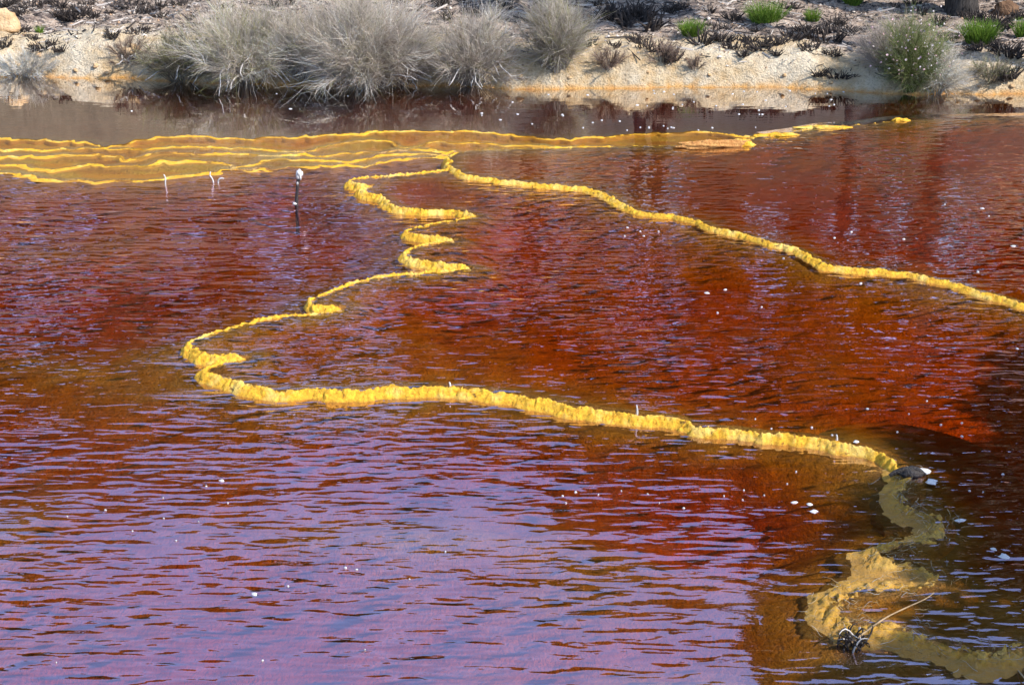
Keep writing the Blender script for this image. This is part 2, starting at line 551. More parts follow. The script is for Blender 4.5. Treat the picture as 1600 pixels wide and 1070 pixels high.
def build_ground():
    def axis(parts):
        out = [parts[0][0]]
        for a, b, st in parts:
            n = max(1, int(round((b - a) / st)))
            out += list(np.linspace(a, b, n + 1)[1:])
        return np.array(out)
    gx = axis([(-900, -150, 75), (-150, -40, 10), (-40, -14, 1.5), (-14, -8, .2), (-8, 8, .05), (8, 14, .2), (14, 40, 1.5), (40, 150, 10), (150, 900, 75)])
    gy = axis([(-600, -100, 60), (-100, -10, 8), (-10, 3, .6), (3, 6, .15), (6, 16.6, .065), (16.6, 22.6, .042), (22.6, 28, .25), (28, 60, 1.2), (60, 200, 10), (200, 900, 70)])
    X, Y = np.meshgrid(gx, gy)
    x = X.ravel(); y = Y.ravel()
    zb, s = bank_height(x, y)
    sb = side_banks(x, y)
    z = zb.copy()
    m = (s < 0.0) & (x > FARL) & (x < FARR) & (y > -2)
    pid = pool_of(x[m], y[m])
    zz = bed_z(x[m], y[m], pid)
    z[m] = np.maximum(np.maximum(zz, zb[m]), np.minimum(sb[m], 6))
    m2 = ~m
    z[m2] = np.where(s[m2] < 0, np.maximum(sb[m2], zb[m2] * 0 - 0.6), np.maximum(zb[m2], 0))
    z = np.where((s < 0) & ~m, np.maximum(z, sb), z)
    lev = np.zeros(x.shape)
    lev[m] = np.array([LV[q] for q in ORDER])[pid]
    lev[~m] = LV['A']
    under = np.where(s > 0.02, 0.0, np.clip((lev - z) / 0.03 + 0.6, 0, 1))
    under = np.where(s < 0.02, under, 0)
    terr = np.zeros(x.shape); terr[m] = np.isin(pid, [ORDER.index(q) for q in ('T1', 'T2', 'T3', 'T4')])
    nx, ny = len(gx), len(gy)
    i = np.arange((ny - 1) * nx).reshape(ny - 1, nx)[:, :-1].ravel()
    F = np.stack([i, i + 1, i + nx + 1, i + nx], 1)
    sandy = 0.9 * gpx(x, y, 1060, 105, 260, 30, 0.3) + 1.0 * gpx(x, y, 110, 80, 95, 26, 0.3) + 0.7 * gpx(x, y, 1560, 130, 130, 18, .3) + 0.35 * gpx(x, y, 400, 50, 300, 40, .3) - 0.5 * gpx(x, y, 800, 30, 130, 40, .3)
    me = mesh_np("ground", np.stack([x, y, z], 1), F, ground_material(), True,
                 {"shore_dist": np.where(s > 0, s, np.where(sb > -0.3, 0.9, 0)), "under_water": under, "sandy": sandy, "terrace": terr})
    o = obj("ground", me)
    struct(o, "sandy burnt bank and ochre river bed")
    return (gx, gy, z.reshape(ny, nx))


GX, GY, GZ = build_ground()


def gz(x, y):
    """height of the built ground (bilinear)"""
    i = int(np.clip(np.searchsorted(GX, x) - 1, 0, len(GX) - 2)); j = int(np.clip(np.searchsorted(GY, y) - 1, 0, len(GY) - 2))
    u = (x - GX[i]) / (GX[i + 1] - GX[i]); v = (y - GY[j]) / (GY[j + 1] - GY[j])
    return float((GZ[j, i] * (1 - u) + GZ[j, i + 1] * u) * (1 - v) + (GZ[j + 1, i] * (1 - u) + GZ[j + 1, i + 1] * u) * v)


def on_ground(px, py):
    """march the view ray of a pixel down to the built ground"""
    a = at(px, py, 2.5); b = at(px, py, -0.2)
    for k in range(400):
        p = a.lerp(b, k / 399.0)
        if p.z <= gz(p.x, p.y):
            return Vector((p.x, p.y, gz(p.x, p.y)))
    return b


# ------------------------------------------------------------------ water
def water_material(name, rot, amp, fine, base, gain, stretch=3.6, freq=7.6, tint=(1.0, 0.80, 0.98)):
    t = NT(name)
    p = t.pos()
    d = t.attr("depth")
    # ripples: long wind crests with breaks, plus finer chop, in gusts
    gust = t.ramp(t.noise(p, 0.55, 3, 0.6), [(0.36, 0.28), (0.62, 1.25)])
    a = t.noise(p, 1.0, 1.5, 0.45, sc=(freq / stretch, freq, 1), rot=rot, dist=0.25)
    b = t.noise(p, 1.0, 1.0, 0.5, sc=(15 / stretch, 17, 1), rot=rot + 0.22, dist=0.2)
    c = t.noise(p, 1.0, 2.0, 0.5, sc=(34 / 2.2, 38, 1), rot=rot - 0.3)
    h = t.math('MULTIPLY', a, amp)
    h = t.math('ADD', h, t.math('MULTIPLY', b, amp * 0.45))
    h = t.math('ADD', h, t.math('MULTIPLY', c, fine))
    h = t.math('MULTIPLY', h, gust)
    nrm = t.bump(h, 1.0, 1.0)
    fr = t.n("ShaderNodeFresnel"); fr.inputs[0].default_value = 1.33
    t.l(nrm, fr.inputs["Normal"])
    f = t.math('MULTIPLY_ADD', fr.outputs[0], gain, base, clamp=True)
    gl = t.n("ShaderNodeBsdfGlossy"); gl.inputs["Roughness"].default_value = 0.015
    gl.inputs["Color"].default_value = tint + (1,)
    t.l(nrm, gl.inputs["Normal"])
    tr = t.n("ShaderNodeBsdfTransparent")
    cc = t.n("ShaderNodeCombineColor")
    for i, k in enumerate((0.24, 1.9, 6.2)):
        e = t.math('EXPONENT', t.math('MULTIPLY', d, -k * 1.55))
        t.l(e, cc.inputs[i])
    t.l(cc.outputs[0], tr.inputs[0])
    mx = t.n("ShaderNodeMixShader")
    t.l(f, mx.inputs[0]); t.l(tr.outputs[0], mx.inputs[1]); t.l(gl.outputs[0], mx.inputs[2])
    t.l(mx.outputs[0], t.out.inputs[0])
    return t.m


WMAT = {'D': water_material("water_lower_pool", 0.04, 0.0140, 0.0005, 0.37, 1.2, 3.2, 9.8),
        'C': water_material("water_middle_pool", -0.18, 0.0135, 0.0005, 0.31, 1.3, 2.8, 11.4),
        'B': water_material("water_upper_pool", -0.24, 0.0080, 0.0005, 0.25, 2.0, 2.6, 12.5, (0.98, 0.88, 0.84)),
        'A': water_material("water_far_pool", 0.0, 0.0022, 0.0002, 0.40, 2.2, 4.5, 7.6, (0.94, 0.90, 0.86)),
        'T': water_material("water_shallow_terraces", 0.0, 0.0026, 0.0003, 0.16, 1.3, 3.6, 7.6, (0.98, 0.88, 0.84))}


def build_water():
    pts = []; edges = []
    def add_line(L):
        s = len(pts)
        pts.extend((float(a), float(b)) for a, b in L)
        edges.extend((i, i + 1) for i in range(s, len(pts) - 1))
    for q, L in ALL_LINES.items():
        add_line(L[::2] if q in ('C', 'B') else L)
    add_line([(FARL, 1.0), (FARR, 1.0), (FARR, FAR), (FARL, FAR), (FARL, 1.0)])
    ext = []
    for L, offs in ((R1, (.06, .14, .26, .42)), (R1S, (.08, .2, .36)), (R2, (.08, .2, .4))):
        A = np.array(L); T = np.gradient(A, axis=0); T /= np.linalg.norm(T, axis=1)[:, None] + 1e-9
        N = np.stack([-T[:, 1], T[:, 0]], 1)
        for o_ in offs:
            ext.append((A + N * o_)[::3]); ext.append((A - N * o_)[::3])
    gx, gy = np.meshgrid(np.arange(-9, 9, .17), np.arange(3.5, 19, .17))
    ext.append(np.stack([gx.ravel() + rng.uniform(-.05, .05, gx.size), gy.ravel() + rng.uniform(-.05, .05, gx.size)], 1))
    gx, gy = np.meshgrid(np.arange(-7, 7, .09), np.arange(13.2, 16.2, .09))
    ext.append(np.stack([gx.ravel() + rng.uniform(-.03, .03, gx.size), gy.ravel() + rng.uniform(-.03, .03, gx.size)], 1))
    gx, gy = np.meshgrid(np.arange(-16.5, 21.5, 1.0), np.arange(1.5, 25.5, 1.0))
    ext.append(np.stack([gx.ravel(), gy.ravel()], 1))
    allp = [Vector(p) for p in pts] + [Vector((float(a), float(b))) for a, b in np.vstack(ext)]
    v, e, f, _, _, _ = geometry.delaunay_2d_cdt(allp, edges, [], 0, 1e-4)
    P = np.array([(a.x, a.y) for a in v]); F = np.array(f)
    cen = P[F].mean(1)
    pid = pool_of(cen[:, 0], cen[:, 1])
    names = {'D': ("lower red pool in the foreground",), 'C': ("middle red pool held by the long scalloped yellow rim",), 'B': ("upper right red pool behind the diagonal yellow rim",),
             'A': ("calm far pool mirroring the bank",), 'T1': ("lowest shallow terrace pools",), 'T2': ("second shallow terrace pools",), 'T3': ("third shallow terrace pools",), 'T4': ("topmost shallow terrace pools",)}
    for i, q in enumerate(ORDER):
        f_ = F[pid == i]
        if len(f_) == 0:
            continue
        u, inv = np.unique(f_, return_inverse=True)
        p = P[u]; f_ = inv.reshape(-1, 3)
        dep = bed_depth(p[:, 0], p[:, 1], q, front_dist(p[:, 0], p[:, 1], q))
        zb, s = bank_height(p[:, 0], p[:, 1])
        dep = np.where(s < 0, np.minimum(dep, np.maximum(LV[q] - np.maximum(zb, side_banks(p[:, 0], p[:, 1])), 0.0)), 0)
        # bed rising to the foot of the rims above this pool
        V = np.column_stack([p, np.full(len(p), LV[q])])
        n = np.cross(V[f_[:, 1]] - V[f_[:, 0]], V[f_[:, 2]] - V[f_[:, 0]])[:, 2]
        f_[n < 0] = f_[n < 0][:, ::-1]
        if q == 'B':
            # smooth lip where the upper right pool slides over into the far one
            L = EL[EL[:, 0] > at(1200, 212, .1).x][:, :2]
            T = np.gradient(L, axis=0); T /= np.linalg.norm(T, axis=1)[:, None]
            N = np.stack([-T[:, 1], T[:, 0]], 1)
            prof = [(0, 0), (.05, -.003), (.11, -.012), (.18, -.027), (.25, -.042), (.33, -.0525)]
            base = len(V); nl = len(L)
            for o_, dz in prof:
                V = np.vstack([V, np.column_stack([L + N * o_, np.full(nl, LV['B'] + dz)])])
                dep = np.concatenate([dep, np.full(nl, 0.10 + o_ * .4)])
            idx = np.arange(nl - 1)
            for r in range(len(prof) - 1):
                a_ = base + r * nl + idx; b_ = a_ + 1; c_ = a_ + nl; d_ = c_ + 1
                f_ = np.vstack([f_, np.stack([a_, b_, c_], 1), np.stack([b_, d_, c_], 1)])
        me = mesh_np("water", V, f_, WMAT[q if q in 'DCBA' else 'T'], True, {"depth": dep})
        struct(obj("water", me), names[q][0])


build_water()


# ------------------------------------------------------------------ mineral rims
def rim_material(name, dull=0.0, face=(0.52, 0.24, 0.03), gloss=0.6):
    t = NT(name)
    p = t.pos()
    n1 = t.noise(p, 5, 4, 0.6)
    n2 = t.noise(p, 30, 6, 0.75)
    n3 = t.noise(p, 110, 4, 0.75)
    col = t.mix(t.ramp(n2, [(0.34, 0.0), (0.64, 1.0)]), (0.60, 0.26, 0.011), (0.93, 0.55, 0.04))
    col = t.mix(t.ramp(n1, [(0.50, 0.0), (0.66, 0.5)]), col, (0.95, 0.76, 0.26))
    col = t.mix(t.ramp(n3, [(0.56, 0.0), (0.68, 0.7)]), col, (0.36, 0.16, 0.015))
    col = t.mix(t.ramp(t.noise(p, 17, 3, 0.6), [(0.62, 0.0), (0.70, 0.9)]), col, (0.17, 0.08, 0.015))
    col = t.mix(t.attr("foot"), col, face)
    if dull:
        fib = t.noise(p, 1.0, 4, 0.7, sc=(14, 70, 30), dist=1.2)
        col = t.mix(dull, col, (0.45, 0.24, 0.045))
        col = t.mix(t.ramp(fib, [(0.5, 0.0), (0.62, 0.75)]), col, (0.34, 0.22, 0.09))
    h = t.math('ADD', t.math('MULTIPLY', n2, 0.022), t.math('MULTIPLY', n3, 0.010))
    t.principled(col, gloss, 0.3, t.bump(h, 1.0, 0.85 if gloss > .5 else .6))
    return t.m


M_RIM = rim_material("yellow_mineral_crust")
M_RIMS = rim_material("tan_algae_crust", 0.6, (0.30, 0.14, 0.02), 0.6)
M_STEP = rim_material("amber_stained_crust", 0.0, (0.62, 0.31, 0.035), 0.45)


def rim(line, poly, level, drop, cell, mat, wide=1.0, crest=0.014, zl=None, lump=0.02, seed=0, foot=True, flat=False, stain=False, cusp=0.0, fade=0.0, ragged=0.0):
    """a crust that follows the line: gentle under the upper water, steep to the lower one"""
    A = np.array(line)[:, :2]
    reach = (0.24 * max(wide, 0.45) if not stain else 0.62 * wide * 1.4 + ragged)
    keys = set()
    n = int(math.ceil(reach / cell))
    off = [(i, j) for i in range(-n, n + 1) for j in range(-n, n + 1) if (i * i + j * j) * cell * cell <= reach * reach]
    off = np.array(off)
    ctr = np.unique(np.round(A / cell).astype(int), axis=0)
    allk = np.unique((ctr[:, None, :] + off[None, :, :]).reshape(-1, 2), axis=0)
    x = allk[:, 0] * cell; y = allk[:, 1] * cell
    # nearest line point by windows
    best = np.full(len(x), 9.0); idx = np.zeros(len(x), int)
    order = np.argsort(x, kind='stable'); xs = x[order]
    for i in range(len(A) - 1):
        a, b = A[i], A[i + 1]
        lo = np.searchsorted(xs, min(a[0], b[0]) - reach - cell); hi = np.searchsorted(xs, max(a[0], b[0]) + reach + cell)
        w = order[lo:hi]
        yy = y[w]
        w = w[(yy > min(a[1], b[1]) - reach - cell) & (yy < max(a[1], b[1]) + reach + cell)]
        dx, dy = b - a; l2 = dx * dx + dy * dy + 1e-12
        tt = np.clip(((x[w] - a[0]) * dx + (y[w] - a[1]) * dy) / l2, 0, 1)
        d = np.hypot(x[w] - a[0] - tt * dx, y[w] - a[1] - tt * dy)
        m = d < best[w]
        best[w[m]] = d[m]; idx[w[m]] = i
    up = inpoly(x, y, poly)
    wv = wide * (1 + 0.75 * vnoise(x * 1.3, y * 1.3, seed + 11) + 0.25 * vnoise(x * 3.7, y * 3.7, seed + 12))
    sd = np.where(up, best, -best) / wv
    lev = np.full(len(x), level) if zl is None else np.asarray(zl)[idx]
    drp = drop
    sd = sd + 0.006 * vnoise(x * 9, y * 9, seed + 1) + 0.009 * vnoise(x * 37, y * 37, seed + 2)
    if ragged:
        sd = sd + ragged * (fbm(x * 5, y * 5, seed + 31, 4) + .4 * vnoise(x * 40, y * 40, seed + 32))
    px_ = np.array([-.24, -.15, -.105, -.08, -.058, -.038, -.02, 0, .022, .05, .09, .15, .24])
    pz_ = np.array([-drp - .16, -drp - .045, -drp - .006, -drp * .72, -drp * .40, -drp * .14, crest * .75, crest, -.004, -.018, -.034, -.068, -.15])
    if stain:
        px_ = np.array([-.60, -.36, -.26, -.16, -.08, -.035, -.015, 0, .02, .05, .10])
        pz_ = np.array([-drp - .60, -drp - .20, -drp - .025, -drp * .8, -drp * .4, -drp * .16 - .002, crest * .5, crest, crest * .4, -.010, -.035])
    if flat:
        px_ = np.array([-.24, -.13, -.09, -.05, .05, .09, .15, .24])
        pz_ = np.array([-drp - .16, -drp - .03, -drp * .5, crest, crest, -.03, -.07, -.18])
    z = lev + np.interp(sd, px_, pz_)
    # the crest sinks where two scallops meet and here and there along its run
    ds = np.linalg.norm(A[1] - A[0]); kq = max(1, int(.16 / ds))
    Ap = np.vstack([np.repeat(A[:1], kq, 0), A, np.repeat(A[-1:], kq, 0)])
    v1 = A - Ap[:len(A)]; v2 = Ap[2 * kq:] - A
    turn = np.arctan2(v1[:, 0] * v2[:, 1] - v1[:, 1] * v2[:, 0], (v1 * v2).sum(1) + 1e-9)
    sink = np.clip(-turn - .6, 0, 1.2) if cusp > 0 else np.clip(turn - .6, 0, 1.2)
    ker = np.ones(5) / 5.0
    sink = np.convolve(sink, ker, 'same')
    z = z - abs(cusp) * sink[idx] * sstep(-.12, 0, sd) + fade * np.minimum(fbm(x * 1.1, y * 1.1, seed + 14, 2) + .1, 0) * sstep(-.12, 0, sd)
    face = sstep(-.15, -.04, sd) * (1 - sstep(.03, .1, sd))
    z = z + face * lump * (0.25 * vnoise(x * 8, y * 8, seed + 15) + 0.6 * fbm(x * 24, y * 24, seed + 3, 3) + 0.9 * np.abs(vnoise(x * 55, y * 55, seed + 7)) + .5 * vnoise(x * 95, y * 95, seed + 8) - .2) + 0.010 * fbm(x * 3, y * 3, seed + 4, 2) * face
    # knobs: push the crust sideways as well
    xo = x + face * lump * 0.7 * vnoise(x * 30, y * 30, seed + 5); yo = y + face * lump * 0.7 * vnoise(x * 30, y * 30, seed + 6)
    ft = (1 - sstep(-drp - .012, -drp + .02, z - lev)) if foot else np.zeros(len(x))
    if stain:
        ft = np.clip((1 - sstep(-.16, -.01, sd) + sstep(.02, .06, sd)) * (0.85 + 1.5 * fbm(x * 1.6, y * 4.5, seed + 9, 4)), 0, 1)
        z = z + .012 * fbm(x * 5, y * 9, seed + 21, 3) * sstep(-.5, -.1, -np.abs(sd + .2))
    mn = allk.min(0); sz = allk.max(0) - mn + 2
    grid = np.full(sz, -1); grid[allk[:, 0] - mn[0], allk[:, 1] - mn[1]] = np.arange(len(allk))
    F = np.stack([grid[:-1, :-1], grid[1:, :-1], grid[1:, 1:], grid[:-1, 1:]], -1).reshape(-1, 4)
    F = F[(F >= 0).all(1)]
    return mesh_np("rim", np.stack([xo, yo, z], 1), F, mat, True, {"foot": ft})


CUSP = 0.05


def vis(L, m=0.6):
    """keep what lies near the picture"""
    return [p for p in L if abs(p[0]) < 0.36 * math.hypot(p[1], 5) + m]


o = obj("mineral_dam", rim(R1, POLY['C'], LV['C'], .056, 0.009, M_RIM, 0.72, 0.010, lump=.03, seed=100, cusp=CUSP, fade=.016))
tag(o, "long scalloped bright yellow mineral rim winding through the middle of the water", "mineral rim", "yellow mineral rims between the pools")
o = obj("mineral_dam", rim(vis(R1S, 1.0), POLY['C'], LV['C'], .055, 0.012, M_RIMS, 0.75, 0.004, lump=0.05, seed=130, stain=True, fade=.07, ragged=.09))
tag(o, "wide tan crusted rim coiling in the shade at the lower right", "mineral rim", "yellow mineral rims between the pools")
o = obj("mineral_dam", rim(vis(R2, 1.0), POLY['B'], LV['B'], .034, 0.011, M_RIM, 0.6, 0.008, lump=.024, seed=160, fade=.014))
tag(o, "narrow yellow mineral rim running diagonally down to the right edge", "mineral rim", "yellow mineral rims between the pools")
low = {'T1': 0.010, 'T2': 0.009, 'T3': 0.009, 'T4': 0.009, 'A': 0.009}
klab = {'T1': "lowest yellow terrace edge along the left foreground pool", 'T2': "second lowest yellow terrace edge of the far left steps",
        'T3': "middle yellow terrace edge of the far left steps", 'T4': "second highest yellow terrace edge of the far left steps",
        'A': "highest yellow terrace edge, bordering the calm far pool"}
for i, q in enumerate(K):
    o = obj("terrace_edge", rim(vis(KL[q], 1.0), POLY[q], LV[q], low[q], 0.018, M_STEP, {'T1': 0.36, 'T2': 0.34, 'T3': 0.32}.get(q, 0.26), 0.003, lump=0.010, seed=200 + 20 * i, stain=True, fade=.035))
    tag(o, klab[q], "mineral rim", "yellow terrace edges at the far left")
sel = [i for i, p in enumerate(EL) if p[0] < at(1420, 187, .17).x]
o = obj("terrace_edge", rim([Ep[i] for i in sel], POLY['B'], LV['B'], .05, 0.016, M_RIM, 0.5, 0.006, zl=EL[sel][:, 2], lump=0.02, seed=330, fade=.03))
tag(o, "thin yellow rim along the back of the upper right pool", "mineral rim", "yellow terrace edges at the far left")


# ------------------------------------------------------------------ strands, lumps, tubes
def strands(base, dirs, length, width, segs=4, bend=0.25, droop=0.0, tip=0.25, wob=0.08, sides=3, g=None):
    """many tapering three-sided twigs at once; base n x 3, dirs n x 3"""
    g = g or rng
    n = len(base)
    d = dirs / (np.linalg.norm(dirs, axis=1)[:, None] + 1e-9)
    side = np.cross(d, g.normal(size=(n, 3))); side /= np.linalg.norm(side, axis=1)[:, None] + 1e-9
    oth = np.cross(d, side)
    length = np.broadcast_to(length, (n,)); width = np.broadcast_to(width, (n,))
    bd = g.normal(size=n) * bend
    V = np.zeros((n, segs + 1, sides, 3)); ctr = np.zeros((n, segs + 1, 3))
    c = base.copy(); dd = d.copy()
    for k in range(segs + 1):
        ctr[:, k] = c
        f = k / segs
        w = width * (1 - (1 - tip) * f) * 0.5
        for s in range(sides):
            a = 2 * math.pi * s / sides
            V[:, k, s] = c + (side * math.cos(a) + oth * math.sin(a)) * w[:, None]
        dd = d + side * (bd * f * 1.4)[:, None] + g.normal(size=(n, 3)) * wob
        dd[:, 2] -= droop * f * f
        dd /= np.linalg.norm(dd, axis=1)[:, None] + 1e-9
        c = c + dd * (length / segs)[:, None]
    F = []
    b0 = np.arange(n) * (segs + 1) * sides
    for k in range(segs):
        for s in range(sides):
            s2 = (s + 1) % sides
            F.append(np.stack([b0 + k * sides + s, b0 + k * sides + s2, b0 + (k + 1) * sides + s2, b0 + (k + 1) * sides + s], 1))
    return V.reshape(-1, 3), np.vstack(F), ctr, (segs + 1) * sides


def tube(path, rad, sides=7, g=None, rough=0.0):
    """one round stick along a path, capped"""
    g = g or rng
    P = np.array(path, float); n = len(P)
    R = np.interp(np.linspace(0, 1, n), np.linspace(0, 1, len(rad)), rad)
    T = np.gradient(P, axis=0); T /= np.linalg.norm(T, axis=1)[:, None] + 1e-9
    ref = np.array([0.3, 0.9, 0.2]);
    V = []; F = []
    for i in range(n):
        a = np.cross(T[i], ref); a /= np.linalg.norm(a); b = np.cross(T[i], a)
        for s in range(sides):
            th = 2 * math.pi * s / sides
            V.append(P[i] + (a * math.cos(th) + b * math.sin(th)) * R[i] * (1 + rough * g.uniform(-1, 1)))
    for i in range(n - 1):
        for s in range(sides):
            s2 = (s + 1) % sides
            F.append((i * sides + s, i * sides + s2, (i + 1) * sides + s2, (i + 1) * sides + s))
    for r, end in ((0, P[0]), (n - 1, P[-1])):
        c = len(V); V.append(end)
        for s in range(sides):
            s2 = (s + 1) % sides
            F.append((r * sides + s, r * sides + s2, c, c))
    return np.array(V), F


def poly_mesh(name, V, F, mat, smooth=True):
    me = bpy.data.meshes.new(name)
    me.from_pydata([tuple(map(float, v)) for v in V], [], [tuple(dict.fromkeys(f)) for f in F])
    me.update()
    for p in me.polygons:
        p.use_smooth = smooth
    me.materials.append(mat)
    return me


def spline(pts, n):
    P = np.array(pts, float)
    t = np.linspace(0, 1, len(P)); u = np.linspace(0, 1, n)
    Q = np.stack([np.interp(u, t, P[:, k]) for k in range(3)], 1)
    for _ in range(2):
        Q[1:-1] = (Q[:-2] + 2 * Q[1:-1] + Q[2:]) / 4
    return Q


def lump(sx, sy, sz, seed, mat, rough=0.3, n=18, m=12, name="lump", fine=0.5, flat=0.35):
    """an uneven lump resting on its base, from a displaced ball"""
    V = []; F = []
    for j in range(m + 1):
        ph = math.pi * j / m
        for i in range(n):
            th = 2 * math.pi * i / n
            d = np.array([math.sin(ph) * math.cos(th), math.sin(ph) * math.sin(th), math.cos(ph)])
            r = 1 + rough * float(fbm(d[0] * 1.6 + d[2] * 1.1 + seed, d[1] * 1.6 - d[2] * .9, seed, 3)) + rough * fine * float(vnoise(d[0] * 6 + seed, d[1] * 6 + d[2] * 5, seed + 3))
            z = d[2] * r * sz
            if z < 0:
                z *= flat
            V.append((d[0] * r * sx, d[1] * r * sy, z))
    for j in range(m):
        for i in range(n):
            F.append((j * n + i, (j + 1) * n + i, (j + 1) * n + (i + 1) % n, j * n + (i + 1) % n))
    return poly_mesh(name, V, F, mat)


M_TWIG = strand_mat("dry_twig", 0.2)
M_LEAF = strand_mat("green_blade", 0.35)
M_CHAR = simple_mat("charred_wood", (0.018, 0.015, 0.014), (0.075, 0.058, 0.05), 14, 0.85, 0.2, 0.02)
M_GREYWOOD = simple_mat("bleached_branch", (0.42, 0.38, 0.35), (0.68, 0.64, 0.60), 20, 0.8, 0.2, 0.01)
M_DARKWOOD = simple_mat("wet_dark_wood", (0.012, 0.010, 0.009), (0.05, 0.035, 0.028), 25, 0.45, 0.5, 0.02)
M_WHITE = simple_mat("white_salt_crust", (0.62, 0.58, 0.55), (0.85, 0.83, 0.82), 60, 0.8, 0.2, 0.01)
M_FOAM = simple_mat("white_foam", (0.52, 0.50, 0.49), (0.80, 0.79, 0.79), 80, 0.7, 0.2, 0.003)
M_ROCK = simple_mat("ochre_rock", (0.42, 0.25, 0.12), (0.68, 0.48, 0.28), 9, 0.9, 0.15, 0.03)
M_BROWN = simple_mat("brown_rotten_wood", (0.11, 0.06, 0.035), (0.24, 0.14, 0.08), 9, 0.9, 0.15, 0.03)
M_CRUST = simple_mat("orange_crust", (0.42, 0.17, 0.05), (0.68, 0.36, 0.12), 22, 0.8, 0.2, 0.02)


# ------------------------------------------------------------------ shrubs
def shrub(name, px, py, wpx, hpx, label, cat, n_stem, n_twig_, cols, lean=(0, 0), up=0.55, group=None, tw=0.0037, bare=0, seed=1, depth=0.8, droop=0.25, mat=None, base_r=0.22, side=None):
    """dry bush: stems from the crown, sprays of twigs from the stems"""
    n_twig = int(n_twig_ * 1.3)
    g = np.random.default_rng(seed)
    p = on_ground(px, py)
    k = ppm(p.y, p.z)
    W = wpx / k * 0.5; H = hpx / k
    root = empty(name, p)
    # main stems
    th = g.uniform(0, 2 * math.pi, n_stem); rr = np.sqrt(g.uniform(0, 1, n_stem))
    tgt = np.stack([W * rr * np.cos(th) + lean[0], W * depth * rr * np.sin(th) + lean[1], H * (1 - (1 - up) * rr ** 2.2) * g.uniform(0.60, 1.10, n_stem)], 1)
    lobe = (1 + .45 * vnoise(th * 1.6 + seed, th * 0, seed) + .35 * vnoise(th * 4 + seed, th * 0, seed + 1))[:, None]
    tgt = tgt * np.hstack([lobe, lobe, 1 + (lobe - 1) * .6])
    base = np.stack([tgt[:, 0] * base_r, tgt[:, 1] * base_r, np.full(n_stem, -0.05)], 1)
    dirs = tgt - base; L = np.linalg.norm(dirs, axis=1)
    V1, F1, ctr, _ = strands(base, dirs, L * 0.86, 0.011, 5, 0.35, droop * 0.6, 0.4, 0.18, 4, g)
    c0 = np.array(cols[0][:3])
    tint = np.repeat(c0[None] * g.uniform(0.6, 1.05, (n_stem, 1)), 6 * 4, axis=0)
    obj("stems", mesh_np("stems", V1, F1, mat or M_TWIG, True, {"tint": tint}), root)
    # twig sprays
    si = g.integers(0, n_stem, n_twig); f = g.uniform(0.22, 1.0, n_twig) ** 0.8 * 5
    i0 = np.minimum(f.astype(int), 4); fr = (f - i0)[:, None]
    b = ctr[si, i0] * (1 - fr) + ctr[si, i0 + 1] * fr
    dd = ctr[si, np.minimum(i0 + 1, 5)] - ctr[si, i0]; dd /= np.linalg.norm(dd, axis=1)[:, None] + 1e-9
    out = b - np.array([0, 0, H * 0.25]); out /= np.linalg.norm(out, axis=1)[:, None] + 1e-9
    dd = dd * 0.65 + out * 0.5 + g.normal(size=(n_twig, 3)) * 0.45
    dd[:, 2] += 0.12
    ln = H * np.where(g.random(n_twig) < .15, g.uniform(.34, .55, n_twig), g.uniform(0.12, 0.34, n_twig))
    V2, F2, ctr2, per = strands(b, dd, ln, tw * g.uniform(0.7, 1.35, n_twig), 3, 0.5, droop, 0.3, 0.22, 3, g)
    ci = g.choice(len(cols), n_twig, p=np.array([c[3] for c in cols]) / sum(c[3] for c in cols)) if len(cols[0]) > 3 else g.integers(0, len(cols), n_twig)
    base_c = np.array([c[:3] for c in cols])[ci]
    # clumps of like colour
    cl = vnoise(b[:, 0] * 4 + seed, b[:, 2] * 4, seed)[:, None]
    base_c = base_c * (1.42 + 1.1 * cl) * g.uniform(0.75, 1.25, (n_twig, 1))
    obj("twigs", mesh_np("twigs", V2, F2, mat or M_TWIG, True, {"tint": np.repeat(np.clip(base_c, 0, .9), per, axis=0)}), root)["kind"] = "stuff"
    # bleached bare branches bending out at the foot
    for j in range(bare):
        a = g.uniform(-math.pi, 0.0) if side is None else g.uniform(*side)
        r = W * g.uniform(0.7, 1.15)
        e = np.array([r * math.cos(a), r * depth * math.sin(a), H * g.uniform(-0.04, 0.18)])
        mid = np.array([e[0] * .5, e[1] * .5, H * g.uniform(.16, .42)])
        path = spline([(e[0] * .08, e[1] * .08, 0), mid * .6, mid, (e + mid) / 2 + g.normal(size=3) * .04, e], 9) + g.normal(size=(9, 3)) * 0.012
        tv, tf = tube(path, [0.015, 0.012, 0.005], 5, g)
        obj("bare_branch", poly_mesh("bare_branch", tv, tf, M_GREYWOOD), root)
    tag(root, label, cat, group)
    return root, ctr2, H


GREY = [(0.47, 0.41, 0.35, 5), (0.57, 0.505, 0.44, 4), (0.37, 0.29, 0.24, 3), (0.31, 0.28, 0.13, 1.6)]
GREYG = [(0.45, 0.40, 0.34, 4), (0.55, 0.49, 0.43, 3), (0.35, 0.28, 0.22, 3), (0.29, 0.28, 0.11, 2.4)]
OLIVE = [(0.26, 0.22, 0.16, 4), (0.36, 0.32, 0.25, 3), (0.19, 0.20, 0.07, 3), (0.15, 0.11, 0.08, 2)]
PALE = [(0.60, 0.55, 0.48, 5), (0.50, 0.44, 0.38, 3), (0.40, 0.35, 0.24, 2)]
BROWN = [(0.22, 0.15, 0.11, 4), (0.32, 0.25, 0.20, 3), (0.14, 0.09, 0.07, 3)]
SG = "dry shrubs along the far bank"
shrub("dry_shrub", 285, 124, 125, 80, "low olive-brown shrub at the left end of the grey shrub row", "shrub", 70, 3600, OLIVE, group=SG, seed=21, bare=3)
shrub("dry_shrub", 385, 130, 185, 126, "broad grey dry shrub left of the biggest one, white branches drooping to the water", "shrub", 110, 6500, GREYG, group=SG, seed=22, bare=14, up=.5)
